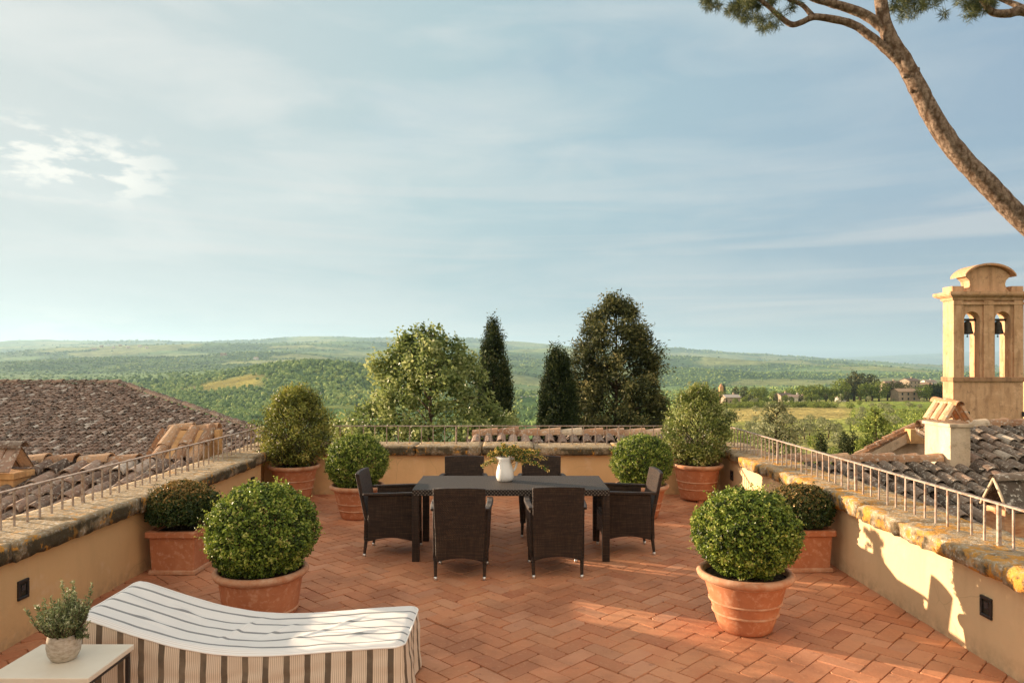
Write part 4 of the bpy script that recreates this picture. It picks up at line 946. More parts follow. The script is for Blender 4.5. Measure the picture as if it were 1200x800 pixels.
# ------------------------------------------------------------------ planted pots
def shell(n, rx, rz, lump=.07, thick=.10, seed=0, flat=-.75, gap=0.0):
    """points spread through the outer layer of a clipped ball, normals outward"""
    d = unit(RNG.normal(size=(int(n * 1.25), 3))); d = d[d[:, 2] > flat][:n]
    f = 1 + lump * np.array([mnoise.noise(Vector(q * 2.3) + Vector((seed * 3.7, 0, 0))) + .6 * mnoise.noise(Vector(q * 6.0) + Vector((0, seed * 3.7, 0))) for q in d])
    depth = np.abs(RNG.normal(0, thick, len(d))); rr = f * (1 - depth)
    if gap: rr = rr * (1 + gap * np.array([max(0, mnoise.noise(Vector(q * 8.5) + Vector((seed, 1, 4))) + .6 * mnoise.noise(Vector(q * 19.0) + Vector((seed, 1, 4)))) for q in d]))
    return d * rr[:, None] * np.array([rx, rx, rz]), d, depth
def ball(root, zc, rx, rz, n, seed, mat_=BOX_LEAF, leaf=.026, lump=.10, tip=.30, flat=-.93, dry=0.0):
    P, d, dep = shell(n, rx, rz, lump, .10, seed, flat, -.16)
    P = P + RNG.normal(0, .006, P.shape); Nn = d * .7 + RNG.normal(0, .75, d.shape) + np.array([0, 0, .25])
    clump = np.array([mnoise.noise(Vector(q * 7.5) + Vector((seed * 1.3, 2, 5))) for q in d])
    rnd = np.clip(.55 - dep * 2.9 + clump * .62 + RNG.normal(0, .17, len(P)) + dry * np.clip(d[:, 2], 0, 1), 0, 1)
    # a few shoots standing proud of the clipped outline
    PP = []; NN = []; RR_ = []
    for k in range(120):
        q = Vector(unit(RNG.normal(size=(1, 3)))[0]); 
        if q.z < -.45: continue
        b = Vector((q.x * rx * .93, q.y * rx * .93, q.z * rz * .93 + zc)); L = random.uniform(.05, .10); dr = (q + Vector((random.gauss(0, .3), random.gauss(0, .3), .3))).normalized()
        for j in range(7):
            PP.append(tuple(b + dr * L * (j + 1) / 7 + Vector((random.gauss(0, .006), random.gauss(0, .006), random.gauss(0, .006))))); NN.append((random.gauss(0, 1), random.gauss(0, 1), random.gauss(.5, 1))); RR_.append(random.uniform(.55, 1))
    m = len(PP); me = leaf_mesh('foliage', np.concatenate([P + np.array([0, 0, zc]), np.array(PP)]), np.concatenate([Nn, np.array(NN)]), np.concatenate([RNG.uniform(.75, 1.25, len(P)), np.full(m, .9)]) * leaf, np.concatenate([RNG.uniform(.5, .7, len(P)), np.full(m, .55)]) * leaf, np.concatenate([rnd, np.array(RR_)]))
    o = link('foliage', me, mat_, root)
    # branching wood inside
    mb = MB(); mb.tube([(0, 0, zc - rz - .02), (0, 0, zc - .3 * rz)], [.03, .02], 7)
    for k in range(26):
        q = Vector(unit(RNG.normal(size=(1, 3)))[0]); q.z = abs(q.z) * .8 - .15
        mb.tube([(0, 0, zc - .7 * rz), (q.x * rx * .45, q.y * rx * .45, zc + q.z * rz * .35), (q.x * rx * .9, q.y * rx * .9, zc + q.z * rz * .88)], [.012, .008, .003], 5)
    mb.build('branch', TWIG, root)
    return o
def round_pot(root, R, Rb, H, bands):
    w_ = lambda z: Rb + (R * .90 - Rb) * (z / H) ** .85
    pr = [(.001, 0.0), (Rb - .012, 0.0), (Rb, .010)]
    zz = np.linspace(.02, H - .075, 26); 
    for z in zz: pr.append((w_(z), float(z)))
    pr += [(w_(H - .07), H - .070)]
    MB().lathe(pr, 48, wob=.006).build('pot', POT, root)
    rim = [(w_(H - .07) - .004, H - .078), (w_(H - .07) + .012, H - .070), (R * .965, H - .058), (R, H - .040), (R + .004, H - .022), (R - .006, H - .006), (R - .022, H), (R - .045, H - .004), (R - .052, H - .03), (R - .055, H - .08)]
    MB().lathe(rim, 48, wob=.006).build('rim', POT_PALE, root)
    for (z, t) in bands:
        q = w_(z); MB().lathe([(q - .004, z - t), (q + .007, z - t * .7), (q + .012, z), (q + .007, z + t * .7), (q - .004, z + t)], 48, wob=.006).build('band', POT_PALE, root)
    MB().lathe([(R - .05, H - .045), (R * .5, H - .035), (.001, H - .03)], 24, wob=.02).build('soil', SOIL, root)
def potted_ball(label, x, y, R, Rb, H, bands, zc, rx, rz, n, seed):
    r = thing('potted_boxwood', label, 'potted plant', (x, y, 0), random.uniform(-3, 3), 'clipped boxwood balls in round pots')
    round_pot(r, R, Rb, H, bands); ball(r, zc, rx, rz, n, seed); return r
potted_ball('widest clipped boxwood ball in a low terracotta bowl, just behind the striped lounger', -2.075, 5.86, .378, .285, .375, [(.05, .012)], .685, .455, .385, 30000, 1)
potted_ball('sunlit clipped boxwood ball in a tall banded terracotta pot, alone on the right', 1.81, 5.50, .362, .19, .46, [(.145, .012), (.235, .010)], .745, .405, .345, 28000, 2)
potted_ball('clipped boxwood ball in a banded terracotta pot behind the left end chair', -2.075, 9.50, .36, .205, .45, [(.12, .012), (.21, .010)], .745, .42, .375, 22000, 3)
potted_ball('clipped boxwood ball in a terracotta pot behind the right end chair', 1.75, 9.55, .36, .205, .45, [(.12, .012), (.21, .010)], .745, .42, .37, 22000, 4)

def planter(label, x, y, hx, hy, H, rz_, zc, rx, ry, rzz, n, seed, dry):
    r = thing('planter_shrub', label, 'potted plant', (x, y, 0), rz_, 'square planters with low shrubs')
    mb = MB(); b = hx; t = hx * .96
    mb.add([(-t * .96, -hy * .92, .0), (t * .96, -hy * .92, .0), (t * .96, hy * .92, .0), (-t * .96, hy * .92, .0), (-b, -hy, H - .06), (b, -hy, H - .06), (b, hy, H - .06), (-b, hy, H - .06)], [(3, 2, 1, 0), (0, 1, 5, 4), (1, 2, 6, 5), (2, 3, 7, 6), (3, 0, 4, 7), (4, 5, 6, 7)])
    bevel(mb.build('pot', POT, r), .012, 2)
    def frame(z0, z1, o, i, nm, mt):
        mb = MB(); mb.box(-hx - o, hx + o, -hy - o, -hy + i, z0, z1); mb.box(-hx - o, hx + o, hy - i, hy + o, z0, z1); mb.box(-hx - o, -hx + i, -hy + i, hy - i, z0, z1); mb.box(hx - i, hx + o, -hy + i, hy - i, z0, z1)
        bevel(mb.build(nm, mt, r), .012, 3)
    frame(H - .062, H, .028, .03, 'rim', POT); frame(.0, .045, .006, .05, 'foot', POT_PALE)
    MB().box(-hx + .032, hx - .032, -hy + .032, hy - .032, H - .08, H - .02).build('soil', SOIL, r)
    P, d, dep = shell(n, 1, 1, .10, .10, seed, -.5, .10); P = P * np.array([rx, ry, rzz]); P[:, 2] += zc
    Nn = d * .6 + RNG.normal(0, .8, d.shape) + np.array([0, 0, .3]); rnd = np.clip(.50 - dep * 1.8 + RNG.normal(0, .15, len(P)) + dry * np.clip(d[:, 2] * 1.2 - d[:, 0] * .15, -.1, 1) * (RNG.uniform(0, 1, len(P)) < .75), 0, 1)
    mb = MB(); PP = []; NN = []; RR_ = []
    for k in range(46):
        a = random.uniform(0, 6.28); q = Vector((math.cos(a) * random.uniform(.2, 1), math.sin(a) * random.uniform(.2, 1), random.uniform(.3, .9))).normalized()
        e = Vector((q.x * rx, q.y * ry, q.z * rzz)) * random.uniform(1.02, 1.22) + Vector((0, 0, zc)); s0 = Vector((q.x * .05, q.y * .05, H - .05)); mb.tube([s0, s0.lerp(e, .5) + Vector((0, 0, .02)), e], [.006, .004, .0015], 5)
        for j in range(10):
            PP.append(tuple(e.lerp(s0, j * .03) + Vector((random.gauss(0, .013), random.gauss(0, .013), random.gauss(0, .01))))); NN.append((random.gauss(0, 1), random.gauss(0, 1), random.gauss(.4, 1))); RR_.append(random.uniform(.45, 1) if dry else random.uniform(.3, .8))
    mb.build('branch', TWIG, r); m = len(PP); link('foliage', leaf_mesh('foliage', np.concatenate([P, np.array(PP)]), np.concatenate([Nn, np.array(NN)]), np.concatenate([RNG.uniform(.7, 1.2, len(P)) * .034, np.full(m, .026)]), np.concatenate([RNG.uniform(.4, .65, len(P)) * .034, np.full(m, .014)]), np.concatenate([rnd, np.array(RR_)])), BOX_LEAF_DRY, r)
planter('square terracotta planter with a low bronzed shrub against the left wall', -3.31, 7.12, .225, .225, .425, rad(-1.5), .62, .34, .32, .26, 15000, 5, .55)
planter('square terracotta planter with a thin bronze-tipped shrub against the right wall', 2.93, 7.20, .225, .225, .42, rad(2), .58, .32, .31, .26, 9000, 6, .46)

def big_shrub(label, name, x, y, R, Rb, H, bands, prof, n, mat_, seed, leaf, feet, lean=(0, 0), dens=1.0):
    """loose upright shrub: leaf sprigs on many ascending branches inside an uneven outline"""
    r = thing(name, label, 'potted plant', (x, y, .03 if feet else 0), random.uniform(-3, 3) * 0)
    round_pot(r, R, Rb, H, bands)
    if feet:
        for k in range(3):
            a = k * 2.1 + .5; MB().box(-.05, .05, -.035, .035, -.03, -.001, M=Matrix.Translation((math.cos(a) * Rb * .85, math.sin(a) * Rb * .85, 0)) @ Matrix.Rotation(a, 4, 'Z')).build('pot_foot', POT, r)
    zs_ = [p[0] for p in prof]; rs_ = [p[1] for p in prof]; mb = MB(); mb.tube([(0, 0, H - .06), (.01, 0, H + .15), (lean[0] * .3, lean[1] * .3, H + .4)], [.035, .028, .018], 7)
    P = []; D = []; RN = []; TT = []
    for k in range(n):
        z = random.uniform(zs_[0], zs_[-1]); a = random.uniform(0, 6.283); rr = np.interp(z, zs_, rs_) * (1 + .45 * mnoise.noise(Vector((math.cos(a) * 1.8, math.sin(a) * 1.8, z * 3.6 + seed)))) * math.sqrt(random.uniform(.25, 1.0))
        h = (z - zs_[0]) / (zs_[-1] - zs_[0]); q = Vector((math.cos(a) * rr + lean[0] * h, math.sin(a) * rr + lean[1] * h, z))
        s0 = Vector((lean[0] * h * .4, lean[1] * h * .4, max(H, z - .25 - rr * .5))); dr = (q - s0).normalized()
        if k % 5 == 0: mb.tube([s0 * 1.0, s0.lerp(q, .6) + Vector((0, 0, -.02)), q], [.008, .005, .002], 5)
        m = random.randint(36, 56); tone = random.gauss(.60, .20) + .30 * mnoise.noise(q * 5)
        for j in range(m):
            t = random.uniform(-.02, .12); sp_ = .028 + .022 * random.random()
            p = q - dr * t + Vector((random.gauss(0, sp_), random.gauss(0, sp_), random.gauss(0, sp_)))
            P.append(tuple(p)); out = Vector((math.cos(a), math.sin(a), .2)); D.append(tuple(out * .5 + Vector((random.gauss(0, .8), random.gauss(0, .8), random.gauss(.2, .8)))))
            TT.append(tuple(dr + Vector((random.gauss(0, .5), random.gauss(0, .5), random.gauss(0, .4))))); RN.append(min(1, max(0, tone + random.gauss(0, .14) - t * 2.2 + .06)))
    link('foliage', leaf_mesh('foliage', np.array(P), np.array(D), RNG.uniform(.7, 1.25, len(P)) * leaf, RNG.uniform(.36, .5, len(P)) * leaf, np.array(RN), np.array(TT)), mat_, r)
    mb.build('branch', TWIG, r)
big_shrub('tall loose laurel shrub in a banded terracotta pot at the far left corner', 'potted_laurel', -3.32, 10.80, .385, .235, .50, [(.15, .012), (.27, .011)],
          [(.55, .38), (.75, .54), (.95, .63), (1.15, .60), (1.35, .50), (1.52, .36), (1.68, .12)], 400, BUSH_LEAF, 1, .046, True, (.03, 0))
big_shrub('tall airy light green shrub in a banded terracotta pot at the far right corner', 'potted_shrub', 2.80, 10.72, .385, .235, .53, [(.16, .012), (.27, .011)],
          [(.56, .28), (.75, .42), (.95, .52), (1.15, .54), (1.35, .46), (1.52, .34), (1.70, .10)], 330, BUSH_LEAF_FRESH, 4, .045, True, (.04, 0))

# ------------------------------------------------------------------ covered lounger, side table, rosemary
lg = thing('covered_sun_lounger', 'sun lounger wrapped in a brown and cream striped canvas cover', 'sun lounger', (-1.62, 4.54, 0))
LX0, LX1, LY0, LY1 = -2.58 + 1.62, -.645 + 1.62, 4.19 - 4.54, 4.89 - 4.54
ks = [0, .12, .30, .52, .72, .92, 1.12, 1.36, 1.62, 1.85, 1.935]; kz = [.400, .396, .384, .366, .352, .347, .358, .402, .478, .556, .580]
def topz(x, y):
    s_ = LX1 - x; z = float(np.interp(s_, ks, kz)); z2 = (float(np.interp(s_ - .06, ks, kz)) + float(np.interp(s_ + .06, ks, kz))) / 2
    z = .5 * z + .5 * z2; e = min(y - LY0, LY1 - y)
    e = min(e, x - LX0, LX1 - x); z -= .020 * max(0, 1 - e / .05) ** 2 + .010 * math.sin(math.pi * (y - LY0) / (LY1 - LY0)) * .6
    v = Vector((x, y, 0)); wr = mnoise.noise(Vector((x * 2.2 + y * 3.0, y * 5.5 - x * 1.5, 3))) * .013 + mnoise.noise(Vector((x * 7 + y * 9, y * 8 - x * 3, 7))) * .0045
    for (x0, y0, ang, ln, am) in ((.12, .0, .9, .34, .010), (.36, -.08, .75, .3, .010), (.55, .1, .7, .32, .009), (-.12, .0, 1.25, .5, .012), (-.5, .1, -.25, .3, .010), (-.62, -.15, -.2, .3, .010), (.70, -.12, .5, .3, .008)):
        dx_, dy_ = x - x0, y - y0; a_ = dx_ * math.cos(ang) + dy_ * math.sin(ang); b_ = -dx_ * math.sin(ang) + dy_ * math.cos(ang)
        wr += am * math.exp(-(b_ / .018) ** 2) * max(0, 1 - (a_ / ln * 2) ** 2)
    return z + wr * min(1, e / .04 + .15)
def soft(x, y, r=.07):
    """round the plan corners of the cover"""
    dx, dy = min(x - LX0, LX1 - x), min(y - LY0, LY1 - y)
    if dx >= r or dy >= r: return x, y
    a, b = r - dx, r - dy; h = math.hypot(a, b); k = max(a, b) / h if h else 1
    nx_, ny_ = r - a * k, r - b * k
    return (LX0 + nx_ if x - LX0 < LX1 - x else LX1 - nx_), (LY0 + ny_ if y - LY0 < LY1 - y else LY1 - ny_)
nx, ny = 150, 60; V = []; UV = []
for i in range(nx + 1):
    for j in range(ny + 1):
        x = LX0 + (LX1 - LX0) * i / nx; y = LY0 + (LY1 - LY0) * j / ny; sx_, sy_ = soft(x, y); V.append((sx_, sy_, topz(x, y))); UV.append((x, y - LY0))
F = np.array([(i * (ny + 1) + j, (i + 1) * (ny + 1) + j, (i + 1) * (ny + 1) + j + 1, i * (ny + 1) + j + 1) for i in range(nx) for j in range(ny)])
def with_uv(me, UV, F):
    l = me.uv_layers.new(name='UVMap'); l.data.foreach_set('uv', np.array([UV[k] for f in F for k in f], np.float32).ravel()); return me
link('cover_top', with_uv(np_mesh('cover_top', np.array(V), F, None, True), UV, F), CLOTH_TOP, lg)
per = [(LX0 + (LX1 - LX0) * i / 140, LY0, 0, -1) for i in range(141)] + [(LX1, LY0 + (LY1 - LY0) * i / 50, 1, 0) for i in range(1, 51)] + [(LX1 + (LX0 - LX1) * i / 140, LY1, 0, 1) for i in range(1, 141)] + [(LX0, LY1 + (LY0 - LY1) * i / 50, -1, 0) for i in range(1, 51)]
V = []; UV = []; nz = 16; s_ = 0; last = None
for (x, y, nx_, ny_) in per:
    if last: s_ += math.hypot(x - last[0], y - last[1])
    last = (x, y); zt_ = topz(x, y); x, y = soft(x, y)
    for k in range(nz + 1):
        t = k / nz; wv = .017 * t * math.sin(s_ * 13 + 1.3 * math.sin(s_ * 5)) + .030 * t * mnoise.noise(Vector((s_ * 2.1, t * 1.2, 1))) + .010 * mnoise.noise(Vector((s_ * 6 + t * 2, t * 5, 9))) * min(1, t * 4)
        o_ = .004 + wv + .018 * t; V.append((x + nx_ * o_, y + ny_ * o_, zt_ + (.018 - zt_) * t)); UV.append((s_, t * zt_))
F = np.array([(i * (nz + 1) + k, i * (nz + 1) + k + 1, (i + 1) * (nz + 1) + k + 1, (i + 1) * (nz + 1) + k) for i in range(len(per) - 1) for k in range(nz)])
link('cover_skirt', with_uv(np_mesh('cover_skirt', np.array(V), F, None, True), UV, F), CLOTH_SIDE, lg)
mb = MB(); mb.tube([(soft(x, y)[0] + a * .004, soft(x, y)[1] + b * .004, topz(x, y) + .001) for (x, y, a, b) in per], .0055, 6, cap=False); mb.build('piping', PIPING, lg)

st = thing('side_table', 'low cream square side table with dark metal legs beside the lounger', 'side table', (-2.43, 3.84, 0))
bevel(MB().box(-.265, .265, -.222, .222, .420, .45).build('tabletop', CREAM_TOP, st), .005, 2)
mb = MB(); mb.box(-.25, .25, -.207, -.187, .395, .4195); mb.box(-.25, .25, .187, .207, .395, .4195); mb.box(-.25, -.23, -.187, .187, .395, .4195); mb.box(.23, .25, -.187, .187, .395, .4195); mb.build('frame', DARK_METAL, st)
for sx in (-1, 1):
    for sy in (-1, 1): MB().box(sx * .24 - .01, sx * .24 + .01, sy * .197 - .01, sy * .197 + .01, 0, .394).build('leg', DARK_METAL, st)
rp = thing('potted_rosemary', 'small rosemary plant in a round grey stone pot on the cream side table', 'potted plant', (-2.435, 3.85, .45)); rp.scale = (.82, .82, .93)
MB().lathe([(.001, 0), (.062, 0), (.075, .008), (.095, .04), (.103, .08), (.101, .115), (.094, .145), (.090, .152), (.082, .150), (.086, .115), (.085, .06), (.001, .05)], 40, wob=.012).build('pot', STONEWARE, rp)
MB().lathe([(.088, .135), (.001, .14)], 20).build('soil', SOIL, rp)
mb = MB(); P = []; Nn = []; TT = []; RN = []
for k in range(120):
    a = random.uniform(0, 6.283); q = math.sqrt(random.random()); b = Vector((math.cos(a) * .07 * q, math.sin(a) * .07 * q, .13)); hgt = random.uniform(.12, .27) * (1 - .25 * q) + (.09 if k % 13 == 0 else 0)
    lean = Vector((math.cos(a) * .10 * q + random.gauss(0, .022), math.sin(a) * .10 * q + random.gauss(0, .022), hgt)); e = b + lean; m_ = b.lerp(e, .5) + Vector((math.cos(a) * .02, math.sin(a) * .02, 0))
    mb.tube([b, m_, e], [.003, .0025, .0012], 5)
    for j in range(int(hgt * 330)):
        t = random.uniform(.12, 1.02); p = b * (1 - t) ** 2 + m_ * 2 * t * (1 - t) + e * t * t; an = random.uniform(0, 6.283); o_ = Vector((math.cos(an), math.sin(an), random.uniform(.4, 1.0))).normalized()
        P.append(tuple(p + o_ * .010)); TT.append(tuple(o_)); Nn.append((random.gauss(0, 1), random.gauss(0, 1), random.gauss(.3, 1))); RN.append(min(1, max(0, random.gauss(.52 + .25 * t, .2))))
for k in range(5):
    b = Vector((.07, -.02, .14)); e = Vector((.17 + random.uniform(-.02, .03), -.02 + random.gauss(0, .03), .16 + random.gauss(0, .03))); mb.tube([b, e], [.003, .0015], 5)
    for j in range(40):
        p = b.lerp(e, random.uniform(.2, 1)); o_ = Vector((random.gauss(.4, .6), random.gauss(0, 1), random.gauss(.2, 1))).normalized(); P.append(tuple(p + o_ * .01)); TT.append(tuple(o_)); Nn.append((random.gauss(0, 1), random.gauss(0, 1), 1)); RN.append(random.uniform(.2, .7))
mb.build('stem', TWIG, rp)
link('foliage', leaf_mesh('foliage', np.array(P), np.array(Nn), .027, .0078, np.array(RN), np.array(TT)), HERB_LEAF, rp)

# ------------------------------------------------------------------ trees beyond the parapet
def gz(x, y): return float(ground_z(np.array([x]), np.array([y]))[0])
def crown_tree(name, label, px, Y, prof, n_br, per, leaf, mat_, spread, seed, up=.35, ecc=1.0, wl=.5, trunk_r=.22, cat='tree', group=None, inner=.35, tone0=.42, scale_z=1.0, lump=.28):
    """trunk with limbs; leaves in clumps at branch tips. prof: (photo row, half width in photo pixels)"""
    x = Xat(px, Y); g = gz(x, Y); r = thing(name, label, cat, (x, Y, g - .1), 0, group)
    zs_ = np.array([Zat(p[0], Y) - g for p in prof]); rs_ = np.array([p[1] * Y / FOC for p in prof]); o_ = np.argsort(zs_); zs_, rs_ = zs_[o_], rs_[o_]
    H = zs_[-1]; mb = MB(); mb.tube([(0, 0, 0), (.05, .02, H * .3), (.0, 0, H * .62), (.02, 0, H * .95)], [trunk_r, trunk_r * .75, trunk_r * .45, .02], 9)
    P = []; D = []; T = []; RN = []
    for k in range(n_br):
        # sample height in proportion to circumference
        while True:
            z = random.uniform(zs_[0], zs_[-1]); R = np.interp(z, zs_, rs_)
            if random.random() < (R + .15) / (rs_.max() + .15): break
        a = random.uniform(0, 6.283); f = 1 + lump * (mnoise.noise(Vector((math.cos(a) * 1.5, math.sin(a) * 1.5, z * 1.1 / max(.6, rs_.max()) + seed * 5.1))) + .5 * mnoise.noise(Vector((math.cos(a) * 4, math.sin(a) * 4, z * 2.5 + seed))))
        rr = R * f * (random.uniform(inner, 1.0) ** .5); q = np.array([math.cos(a) * rr, math.sin(a) * rr * ecc, z]); out = np.array([math.cos(a), math.sin(a), up]); out /= np.linalg.norm(out)
        if k % 6 == 0: mb.tube([(0, 0, max(.3, z - rr * up - .2)), tuple(q * np.array([.5, .5, 1]) - np.array([0, 0, rr * up * .4])), tuple(q)], [max(.015, trunk_r * .22), max(.01, trunk_r * .12), .008], 5)
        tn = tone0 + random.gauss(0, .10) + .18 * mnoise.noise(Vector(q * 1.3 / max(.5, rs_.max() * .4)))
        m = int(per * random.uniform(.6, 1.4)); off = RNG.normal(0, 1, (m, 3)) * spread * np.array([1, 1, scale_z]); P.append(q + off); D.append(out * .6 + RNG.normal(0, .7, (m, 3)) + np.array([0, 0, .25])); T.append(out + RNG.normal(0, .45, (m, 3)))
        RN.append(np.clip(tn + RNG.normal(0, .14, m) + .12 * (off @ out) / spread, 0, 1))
    P = np.concatenate(P); D = np.concatenate(D); T = np.concatenate(T); RN = np.concatenate(RN)
    mb.build('trunk', TWIG, r); link('crown', leaf_mesh('crown', P, D, RNG.uniform(.7, 1.3, len(P)) * leaf, RNG.uniform(.7, 1.3, len(P)) * leaf * wl, RN, T), mat_, r)
    return r
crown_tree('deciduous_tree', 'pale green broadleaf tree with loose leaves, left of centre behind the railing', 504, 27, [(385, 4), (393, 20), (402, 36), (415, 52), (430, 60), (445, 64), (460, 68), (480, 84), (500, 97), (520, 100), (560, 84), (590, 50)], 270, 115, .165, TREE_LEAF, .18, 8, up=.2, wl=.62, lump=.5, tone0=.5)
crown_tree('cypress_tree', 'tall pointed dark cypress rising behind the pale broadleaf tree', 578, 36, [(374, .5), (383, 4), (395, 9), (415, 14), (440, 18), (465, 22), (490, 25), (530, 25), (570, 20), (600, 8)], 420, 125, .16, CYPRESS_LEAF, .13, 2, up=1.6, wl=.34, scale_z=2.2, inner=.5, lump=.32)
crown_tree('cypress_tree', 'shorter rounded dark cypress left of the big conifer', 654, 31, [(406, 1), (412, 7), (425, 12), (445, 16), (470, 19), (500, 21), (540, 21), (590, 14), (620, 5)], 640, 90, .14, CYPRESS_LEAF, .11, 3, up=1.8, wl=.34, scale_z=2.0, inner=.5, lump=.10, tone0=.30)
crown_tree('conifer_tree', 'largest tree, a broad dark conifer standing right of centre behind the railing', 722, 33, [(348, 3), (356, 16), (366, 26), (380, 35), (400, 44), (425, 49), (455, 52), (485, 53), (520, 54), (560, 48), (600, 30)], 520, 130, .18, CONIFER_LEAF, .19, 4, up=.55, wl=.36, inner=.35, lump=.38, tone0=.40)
# smaller trees on the slope at the right
crown_tree('young_tree', 'pale silvery young tree rising behind the right railing near its far end', 910, 44, [(466, 2), (474, 8), (485, 15), (500, 21), (515, 26), (532, 28), (550, 22)], 170, 22, .20, OLIVE_LEAF, .17, 5, tone0=.5, lump=.4)
crown_tree('young_tree', 'dark leafed young tree right of the small cypresses, left of the cream gable', 1026, 46, [(478, 2), (486, 8), (498, 13), (512, 17), (528, 20), (545, 18)], 130, 22, .20, BRIGHT_LEAF, .17, 6, tone0=.36, lump=.4)
for (px, Y, top, hw_, lb) in ((962, 52, 502, 5.5, 'small upright cypress on the green slope, standing apart left of a pair'), (989, 55, 507, 5, 'left one of two close small cypresses on the green slope'), (999, 55, 505, 5.5, 'right one of two close small cypresses on the green slope')):
    crown_tree('small_cypress', lb, px, Y, [(top, .5), (top + 5, 3), (top + 14, hw_), (top + 30, hw_), (top + 42, 3)], 90, 22, .16, CYPRESS_LEAF, .12, px, up=1.5, wl=.4, scale_z=1.8, inner=.5, trunk_r=.08, cat='cypress', group='small cypresses on the slope', tone0=.5)

# hillside olives, bushes and village trees: a few models copied
def model(seed, mat_, rx, h, n, leaf, tone=.45, zc=.62, lump=.35, up=.4):
    d = unit(RNG.normal(size=(n, 3))); f = 1 + lump * np.array([mnoise.noise(Vector(q * 1.9) + Vector((seed * 4.3, 1, 0))) for q in d])
    rr = (RNG.uniform(.25, 1, n) ** .4) * f; P = d * rr[:, None] * np.array([rx, rx, h * (1 - zc) * 1.0]) + np.array([0, 0, h * zc])
    rn = np.clip(tone + RNG.normal(0, .2, n) + .15 * np.array([mnoise.noise(Vector(q * 3.1)) for q in d]), 0, 1)
    me = leaf_mesh('crown', P, d * .7 + RNG.normal(0, .7, d.shape) + np.array([0, 0, up]), RNG.uniform(.7, 1.3, n) * leaf, RNG.uniform(.4, .7, n) * leaf, rn)
    tm = MB().tube([(0, 0, -.3), (.05, 0, h * .3), (0, .03, h * .6)], [.05 * h, .035 * h, .02 * h], 6)
    return me, tm, mat_
olives = [model(i, OLIVE_LEAF, 1.7, 3.4, 420, .42, .52) for i in range(3)]
bushes = [model(10 + i, BRIGHT_LEAF, 1.3, 1.7, 260, .36, .45, .5) for i in range(2)]
oaks = [model(20 + i, BRIGHT_LEAF, 4.2, 9.0, 900, .85, .42, .58) for i in range(3)]
darks = [model(30 + i, CONIFER_LEAF, 3.0, 11.0, 900, .8, .42, .55) for i in range(2)]
slim = [model(40, CYPRESS_LEAF, 1.1, 10.0, 700, .6, .5, .52, .12)]
cache = {}
def plant(models, k, name, label, cat, px, Y, s_, group, dz=0.0):
    me, tm, mat_ = models[k % len(models)]; x = Xat(px, Y)
    r = thing(name, label, cat, (x, Y, gz(x, Y) + dz), random.uniform(0, 6.28), group); r.scale = (s_, s_, s_ * random.uniform(.9, 1.12))
    if id(me) not in cache:
        c = link('crown', me, mat_, r); t = tm.build('trunk', TWIG, r); cache[id(me)] = (c, t)
    else:
        for q in cache[id(me)]:
            o = q.copy(); C.objects.link(o); o.parent = r
for k in range(120):
    Y = math.exp(random.uniform(math.log(80), math.log(420))); px = random.uniform(800, 1130)
    if 858 < px < 1010 and 190 < Y < 335 and random.random() < .93: continue
    if px > 1000 and 120 < Y < 300 and random.random() < .55: continue
    if Y < 150 and random.random() < .5: continue
    plant(olives, k, 'olive_tree', 'small grey-green olive tree on the grassy slope right of the terrace', 'olive tree', px, Y, random.uniform(.5, .9), 'olive trees scattered on the right slope')
for k in range(80):
    Y = math.exp(random.uniform(math.log(45), math.log(380))); px = random.uniform(800, 1120)
    if 858 < px < 1010 and 190 < Y < 335: continue
    plant(bushes, k, 'bush', 'low green bush in the rough grass of the right slope', 'bush', px, Y, random.uniform(.5, 1.2), 'bushes on the right slope')
for k in range(60):
    px = 850 + k * 2.6 + random.uniform(-1, 1) if k < 50 else random.uniform(860, 1000); Y = 345 + random.uniform(-10, 12) - (px - 850) * .25
    plant(bushes, k, 'hedge_bush', 'rounded bush in the hedge line above the hay field', 'bush', px, Y, random.uniform(1.0, 1.7), 'hedge bushes above the hay field')
tl = [(846, 430, 1.0, 0), (862, 455, .95, 1), (872, 450, 1.1, 1), (884, 440, 1.15, 0), (893, 445, 1.05, 0), (907, 470, .8, 0), (918, 470, .8, 0), (926, 440, .9, 0), (941, 430, 1.1, 0), (951, 425, 1.25, 0), (960, 430, 1.2, 0), (968, 425, 1.1, 0), (977, 440, 1.0, 0), (986, 420, 1.45, 0), (994, 430, 1.45, 1), (1001, 435, 1.7, 1), (1008, 430, 1.6, 1), (1015, 420, 1.35, 0), (1022, 435, 1.6, 1), (1030, 415, 1.45, 0), (1040, 430, 1.1, 1), (1047, 440, 1.25, 1), (1054, 435, 1.2, 1), (1062, 445, 1.0, 1), (1072, 430, 1.0, 0), (1083, 415, 1.2, 0), (1093, 430, .9, 1), (1101, 430, 1.0, 1), (1112, 420, 1.0, 1), (1140, 430, 1.1, 1), (798, 470, 1.0, 1), (812, 470, 1.1, 1), (826, 465, 1.2, 1), (838, 460, 1.0, 1), (410, 640, 1.2, 0), (419, 690, 1.2, 1), (428, 690, 1.0, 1), (436, 690, 1.0, 0), (442, 690, .8, 1), (452, 690, 1.0, 0)] + [(850 + 9.5 * k_ + (k_ * 37 % 5), 392 + (k_ * 53 % 9), .42 + .05 * (k_ * 29 % 4), k_ % 3 == 0) for k_ in range(16)]
for i, (px, Y, s_, kd) in enumerate(tl):
    left = px < 500
    plant(darks if kd else oaks, i, 'dark_tree' if kd else 'leafy_tree', ('dark bushy tree' if kd else 'bright green leafy tree') + (' at the edge of the green valley field' if left else ' in the belt beside the farmhouses beyond the slope'), 'tree', px, Y, s_ * .92, 'trees at the valley field' if left else ('dark trees by the farmhouses' if kd else 'leafy trees by the farmhouses'))
